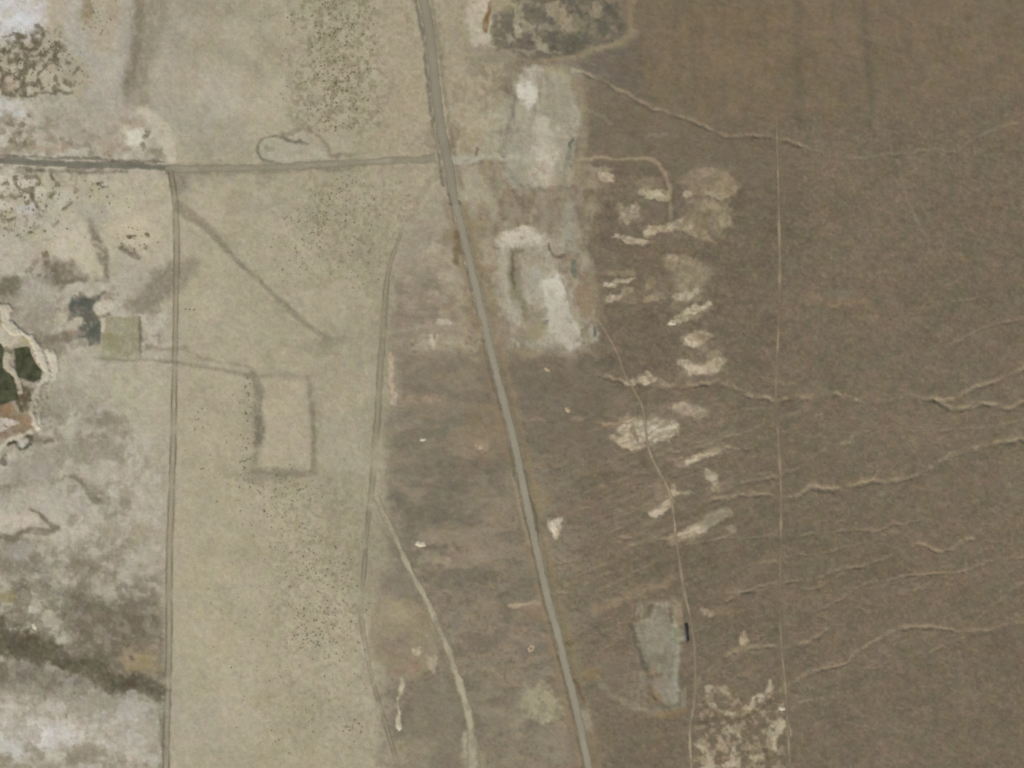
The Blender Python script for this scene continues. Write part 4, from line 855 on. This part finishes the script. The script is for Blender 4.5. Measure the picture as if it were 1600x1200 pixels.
ROAD_LABEL = {'gravel_road': ('grey gravelled road entering at the left edge', 'road'), 'graded_road': ('pale graded earth road reaching the highway from the left', 'road'),
              'fence_track': ('straight two rut track down the left side of the tan flat', 'track'), 'old_track': ('old track along the edge of the tan flat and brown range', 'track'),
              'branch_track': ('pale branch track widening towards the bottom edge', 'track'), 'pit_track': ('narrow pale track past the grey pit floor', 'track'),
              'range_track': ('thin straight track across the brown range', 'track')}
for k, (nm, r) in enumerate(ROADS.items()):
    me, _, _ = ribbon(nm, r['q'], .02 + .012 * k, 9)
    o = link(nm, me, track_material(nm + '_surface', r['c'], r['c2'], r['fade'], wob=r.get('wob', .3)))
    tag(o, *ROAD_LABEL[nm], kind='structure')

# ---------------------------------------------------------------- pools
WM = {'green': water_material('green_pool', (74, 76, 55)), 'dark': water_material('dark_pool', (46, 48, 46)), 'teal': water_material('teal_seep', (112, 112, 97))}
WL = ['green pool inside the white spoil banks, right of the thin ridge', 'green pool cut off by the left edge, left of the thin ridge', 'narrow near black pool beside the grey pit floor', 'teal seep beside the upper right rim of the lower pale quarry', 'tiny teal seep right of the bottom end of the lower pale quarry']
for (nm, pts, kind, dep), lb in zip(POOLS, WL):
    q = smooth(pts + [pts[0]], 4)[:-1]
    cx, cy = q[:, 0].mean(), q[:, 1].mean()
    bm = bmesh.new()
    zw = float(h_base(cx, cy)) - dep * .5
    g = 1.06 if kind == 'green' else 1.12
    vs = [bm.verts.new((*W((cx + (a - cx) * g, cy + (b - cy) * g)), zw)) for a, b in q]
    bm.faces.new(vs); bmesh.ops.triangulate(bm, faces=bm.faces[:])
    bmesh.ops.recalc_face_normals(bm, faces=bm.faces[:])
    me = bpy.data.meshes.new(nm); bm.to_mesh(me); bm.free()
    if me.polygons[0].normal.z < 0:
        me.flip_normals()
    o = link(nm, me, WM[kind]); tag(o, lb, 'pool', kind='structure')

# ---------------------------------------------------------------- shrubs
random.seed(11)
leaf_m = plain_material('grey_olive_foliage', (136, 128, 100), .2, .9)
stem_m = plain_material('dry_stems', (128, 114, 92), .15, 2)


def shrub_mesh(seed, nl=34):
    rnd = random.Random(seed)
    bm = bmesh.new()
    lob = [(rnd.uniform(-.45, .45), rnd.uniform(-.45, .45), rnd.uniform(.4, .7)) for _ in range(4)]
    for k in range(7):                                             # woody stems from the root crown
        a = k * .9 + rnd.random(); r = rnd.uniform(.3, .75); z = rnd.uniform(.3, .6)
        p = Vector((math.cos(a) * r, math.sin(a) * r, z)); s = Vector((-math.sin(a), math.cos(a), 0)) * .03
        b = Vector((math.cos(a) * .05, math.sin(a) * .05, -.12))
        f = bm.faces.new([bm.verts.new(b - s), bm.verts.new(b + s), bm.verts.new(p)]); f.material_index = 1
    for k in range(nl):                                            # leaf clumps spread through the lobes
        lx, ly, lr = rnd.choice(lob)
        a = rnd.random() * 6.283; u = math.sqrt(rnd.random()); h = rnd.random()
        x = lx + math.cos(a) * u * lr * .9; y = ly + math.sin(a) * u * lr * .9
        z =  .06 + h * .24 * math.sqrt(max(0, 1 - u * u * .8)) * (lr / .6)
        s = rnd.uniform(.10, .19); n = Vector((rnd.uniform(-1, 1), rnd.uniform(-1, 1), rnd.uniform(.2, 1.2))).normalized()
        t = n.orthogonal().normalized(); w = n.cross(t); c0 = Vector((x, y, z)); r0 = rnd.random() * 6.28
        vs = [bm.verts.new(c0 + (t * math.cos(r0 + q) + w * math.sin(r0 + q)) * s * rnd.uniform(.7, 1.3)) for q in (0, 1.4, 2.9, 4.5)]
        bm.faces.new(vs)
    me = bpy.data.meshes.new('shrub'); bm.to_mesh(me); bm.free()
    me.materials.append(leaf_m); me.materials.append(stem_m)
    return me


SHRUBS = [shrub_mesh(100 + k) for k in range(8)]
# (label, group, shape, count, crown radius in survey units)
AREA = [
    ('olive shrub in the upper half of the dense dotted band', 'upper half of the dotted band', [(532, 60, 50, 80, 300)], (1.1, 3.3)),
    ('olive shrub in the lower half of the dense dotted band, nearer the earth road', 'lower half of the dotted band', [(532, 160, 48, 55, 170)], (1.1, 3.3)),
    ('lone shrub on open ground left of the dense dotted band', 'left of the dotted band', [(470, 90, 44, 90, 60), (440, 30, 40, 40, 16)], (1.0, 2.4)),
    ('shrub on the tan flat just below the earth road, nearest the highway', 'below the earth road', [(540, 315, 55, 50, 150)], (1.0, 2.6)),
    ('shrub between the earth road and the diagonal track', 'above the diagonal track', [(480, 360, 45, 45, 90), (460, 410, 40, 50, 50)], (1.0, 2.5)),
    ('shrub on the tan flat beside the upper end of the old track', 'beside the old track', [(560, 400, 40, 60, 50)], (1.0, 2.4)),
    ('dark shrub in the thicket just below the white salt corner', 'thicket below the salt corner', [(40, 75, 42, 28, 60)], (1.4, 3.6)),
    ('dark shrub in the lower part of the upper left thicket', 'lower upper left thicket', [(35, 120, 34, 24, 40)], (1.4, 3.4)),
    ('shrub on the yellowish right end of the upper left thicket', 'right end of the upper left thicket', [(90, 90, 16, 26, 26), (125, 112, 18, 22, 18)], (1.4, 3.2)),
    ('shrub on the tan oval patch near the upper left corner', 'tan oval patch', [(158, 30, 26, 34, 26)], (1.3, 2.8)),
    ('shrub on white crust just below the grey gravel road', 'crust below the gravel road', [(50, 300, 60, 34, 60)], (1.3, 3.3)),
    ('shrub on pale ground above the pinkish patch at far left', 'above the pinkish patch', [(40, 350, 60, 28, 40)], (1.3, 3.3)),
    ('shrub on yellowish soil below the right end of the gravel road', 'yellowish soil below the gravel road', [(160, 300, 50, 40, 24)], (1.3, 3.3)),
    ('shrub on the cream patch left of the straight track', 'cream patch', [(210, 370, 36, 24, 18)], (1.4, 3.0)),
    ('shrub in the dark row along the left ditch of the square pad', 'row by the pad ditch', [(386, 620, 9, 42, 20), (384, 690, 14, 60, 26), (376, 755, 20, 32, 18)], (1.3, 3.0)),
    ('shrub just below the lower bank of the square pad', 'just below the pad', [(460, 770, 50, 30, 70), (440, 800, 60, 60, 60)], (1.0, 2.6)),
    ('shrub in the lower dotted patch beside the old track', 'lower dotted patch', [(500, 910, 60, 70, 150), (520, 980, 60, 70, 150)], (1.0, 2.7)),
    ('shrub between the square pad and the lower dotted patch', 'between pad and lower patch', [(480, 860, 60, 60, 60)], (1.0, 2.4)),
    ('dark shrub in the tight cluster of the lower dotted patch', 'tight cluster in the lower patch', [(485, 992, 26, 16, 20)], (1.8, 3.2)),
    ('dark shrub in the small cluster close to the bottom edge', 'cluster near the bottom edge', [(550, 1138, 22, 16, 14)], (1.8, 3.0)),
    ('sparse shrub on the bare bottom of the tan flat', 'bare bottom of the flat', [(470, 1080, 110, 100, 90), (380, 960, 80, 90, 26)], (1.0, 2.3)),
    ('lone shrub between the straight track and the square pad', 'between straight track and pad', [(340, 690, 50, 80, 34)], (1.0, 2.4)),
    ('dark shrub of the short row just right of the straight track', 'short row by the straight track', [], (1, 2)),
]
spots = []
for ai, (lb, gp, ell, rr) in enumerate(AREA):
    for cx, cy, rx, ry, n in ell:
        for _ in range(n):
            a = random.random() * 6.283; u = math.sqrt(random.random()) * (1 + .25 * random.gauss(0, 1))
            x, y = cx + math.cos(a) * u * rx, cy + math.sin(a) * u * ry
            if 205 < y < 275 and 300 < x < 700 and not (262 < y):
                continue
            r = rr[0] + (rr[1] - rr[0]) * random.random() ** 1.7
            spots.append((r, x, y, ai))
for x, y, r, ai in [(153, 287, 3.6, 12), (92, 305, 2.8, 10), (10, 285, 2.8, 10), (47, 363, 3.4, 11), (28, 368, 3.2, 11), (105, 357, 3.0, 11), (204, 372, 3, 13), (226, 383, 3, 13),
                    (384, 604, 3, 14), (385, 645, 3.2, 14), (384, 700, 3, 14), (375, 723, 2.8, 14), (290, 483, 2.4, 22), (297, 484, 2.6, 22), (303, 484, 3.0, 22), (258, 473, 0, 22), (470, 764, 2.8, 15), (413, 800, 2.8, 15),
                    (367, 975, 2.6, 20), (395, 998, 2.6, 20), (362, 1043, 2.4, 20), (310, 655, 2.4, 21), (318, 732, 2.6, 21)]:
    if r:
        spots.append((r, x, y, ai))
spots = [s for s in spots if -70 < s[1] < 1670 and -70 < s[2] < 1270]
spots.sort(key=lambda s: -s[0] * (1 if 2 < s[1] < 1598 and 2 < s[2] < 1198 else .2))
used = []
rest = []
for r, x, y, ai in spots:
    sc = r * M * .86
    rz = random.random() * 6.283
    loc = (*W((x, y)), ground_z(x, y))
    if len(used) < 290:
        o = bpy.data.objects.new('shrub', SHRUBS[len(used) % 8]); scene.collection.objects.link(o)
        o.location = loc; o.rotation_euler = (0, 0, rz); o.scale = (sc, sc * random.uniform(.8, 1.15), sc * random.uniform(.8, 1.1))
        tag(o, AREA[ai][0], 'shrub', AREA[ai][1]); used.append(o)
    else:
        rest.append((loc, rz, sc))
# the several hundred smaller ones
vs, fs, mi = [], [], []
for k, (loc, rz, sc) in enumerate(rest):
    me = SHRUBS[k % 8]; b = len(vs); ca, sa = math.cos(rz) * sc, math.sin(rz) * sc
    vs += [(loc[0] + v.co.x * ca - v.co.y * sa, loc[1] + v.co.x * sa + v.co.y * ca, loc[2] + v.co.z * sc) for v in me.vertices]
    fs += [tuple(b + i for i in p.vertices) for p in me.polygons]; mi += [p.material_index for p in me.polygons]
me = bpy.data.meshes.new('small_shrubs'); me.from_pydata(vs, [], fs); me.materials.append(leaf_m); me.materials.append(stem_m)
me.polygons.foreach_set('material_index', mi); me.update()
tag(link('small_shrubs', me), 'fine scatter of small low shrubs over the tan flat', 'shrubs', kind='stuff')

# ---------------------------------------------------------------- heaps of pale spoil on the range
heap_m = plain_material('pale_spoil', (198, 188, 166), .12, 1.5)
tan_m = plain_material('tan_spoil', (168, 150, 126), .14, 1.5)


def heap(x, y, rx, ry, h, mat, label, seed, ring=0.0):
    bm = bmesh.new(); rnd = random.Random(seed)
    nr, na = 7, 18
    bumps = [(rnd.random() * 6.283, rnd.uniform(.2, .7), rnd.uniform(.3, .6)) for _ in range(5)]
    rows = []
    for i in range(nr + 1):
        u = i / nr; rw = []
        for k in range(na if i else 1):
            a = 6.283 * k / na
            e = 1 + .22 * math.sin(2 * a + seed) + .14 * math.sin(5 * a + seed * 2) + rnd.uniform(-.06, .06)
            px, py = math.cos(a) * u * e, math.sin(a) * u * e
            z = (1 - u * u) ** 1.3 * .55 - ring * math.exp(-(u / .4) ** 2)
            for ba, br, bh in bumps:
                z += bh * .45 * math.exp(-((px - math.cos(ba) * br) ** 2 + (py - math.sin(ba) * br) ** 2) / .05) * (1 - u)
            z += rnd.uniform(-.05, .05) * (1 - u)
            rw.append(bm.verts.new((px * rx * M, py * ry * M, z * h - (.25 if i == nr else 0))))
        rows.append(rw)
    for k in range(na):
        bm.faces.new((rows[0][0], rows[1][k], rows[1][(k + 1) % na]))
        for i in range(1, nr):
            bm.faces.new((rows[i][k], rows[i + 1][k], rows[i + 1][(k + 1) % na], rows[i][(k + 1) % na]))
    me = bpy.data.meshes.new('spoil_heap'); bm.to_mesh(me); bm.free()
    o = link('spoil_heap', me, mat); o.location = (*W((x, y)), ground_z(x, y))
    tag(o, label, 'spoil heap', 'small heaps of dug spoil')


for k, a in enumerate([
    (661, 687, 4.6, 3.4, 1.4, heap_m, 'tiny white spoil heap alone on dark grey range left of the highway'),
    (657, 850, 7.5, 6, 2.0, heap_m, 'lumpy white spoil heap beside the branch track, left of the highway'),
    (855, 577, 4.5, 4, 1.4, tan_m, 'small tan spoil heap just right of the highway below the pale quarry'),
    (887, 640, 5.5, 4.5, 1.2, tan_m, 'low pinkish tan spoil heap right of the highway, near a thin pale streak'),
    (866, 823, 7, 9, 1.8, heap_m, 'tall oval white spoil heap close to the right side of the highway'),
    (752, 697, 5, 5, 1.2, tan_m, 'tan spoil heap on the reddish ground left of the highway'),
    (1161, 999, 5.5, 9, 1.4, tan_m, 'oval tan spoil heap right of the near black pool'),
    (1222, 1107, 4.5, 4, 1.2, heap_m, 'small white spoil heap on the thin range track at lower right'),
    (1051, 505, 5, 3.5, 1.2, heap_m, 'bright spoil heap at the left tip of a pale streak patch'),
    (54, 979, 4.5, 5, 1.3, heap_m, 'white spoil heap above the dark band at lower left'),
    (624, 1136, 5, 5, 1.2, heap_m, 'white spoil heap at the lower end of a thin white streak')]):
    heap(*a, seed=k + 1)
heap(830, 1013, 6.5, 6, 1.6, tan_m, 'ring shaped spoil heap left of the highway near the bottom', 31, ring=.9)
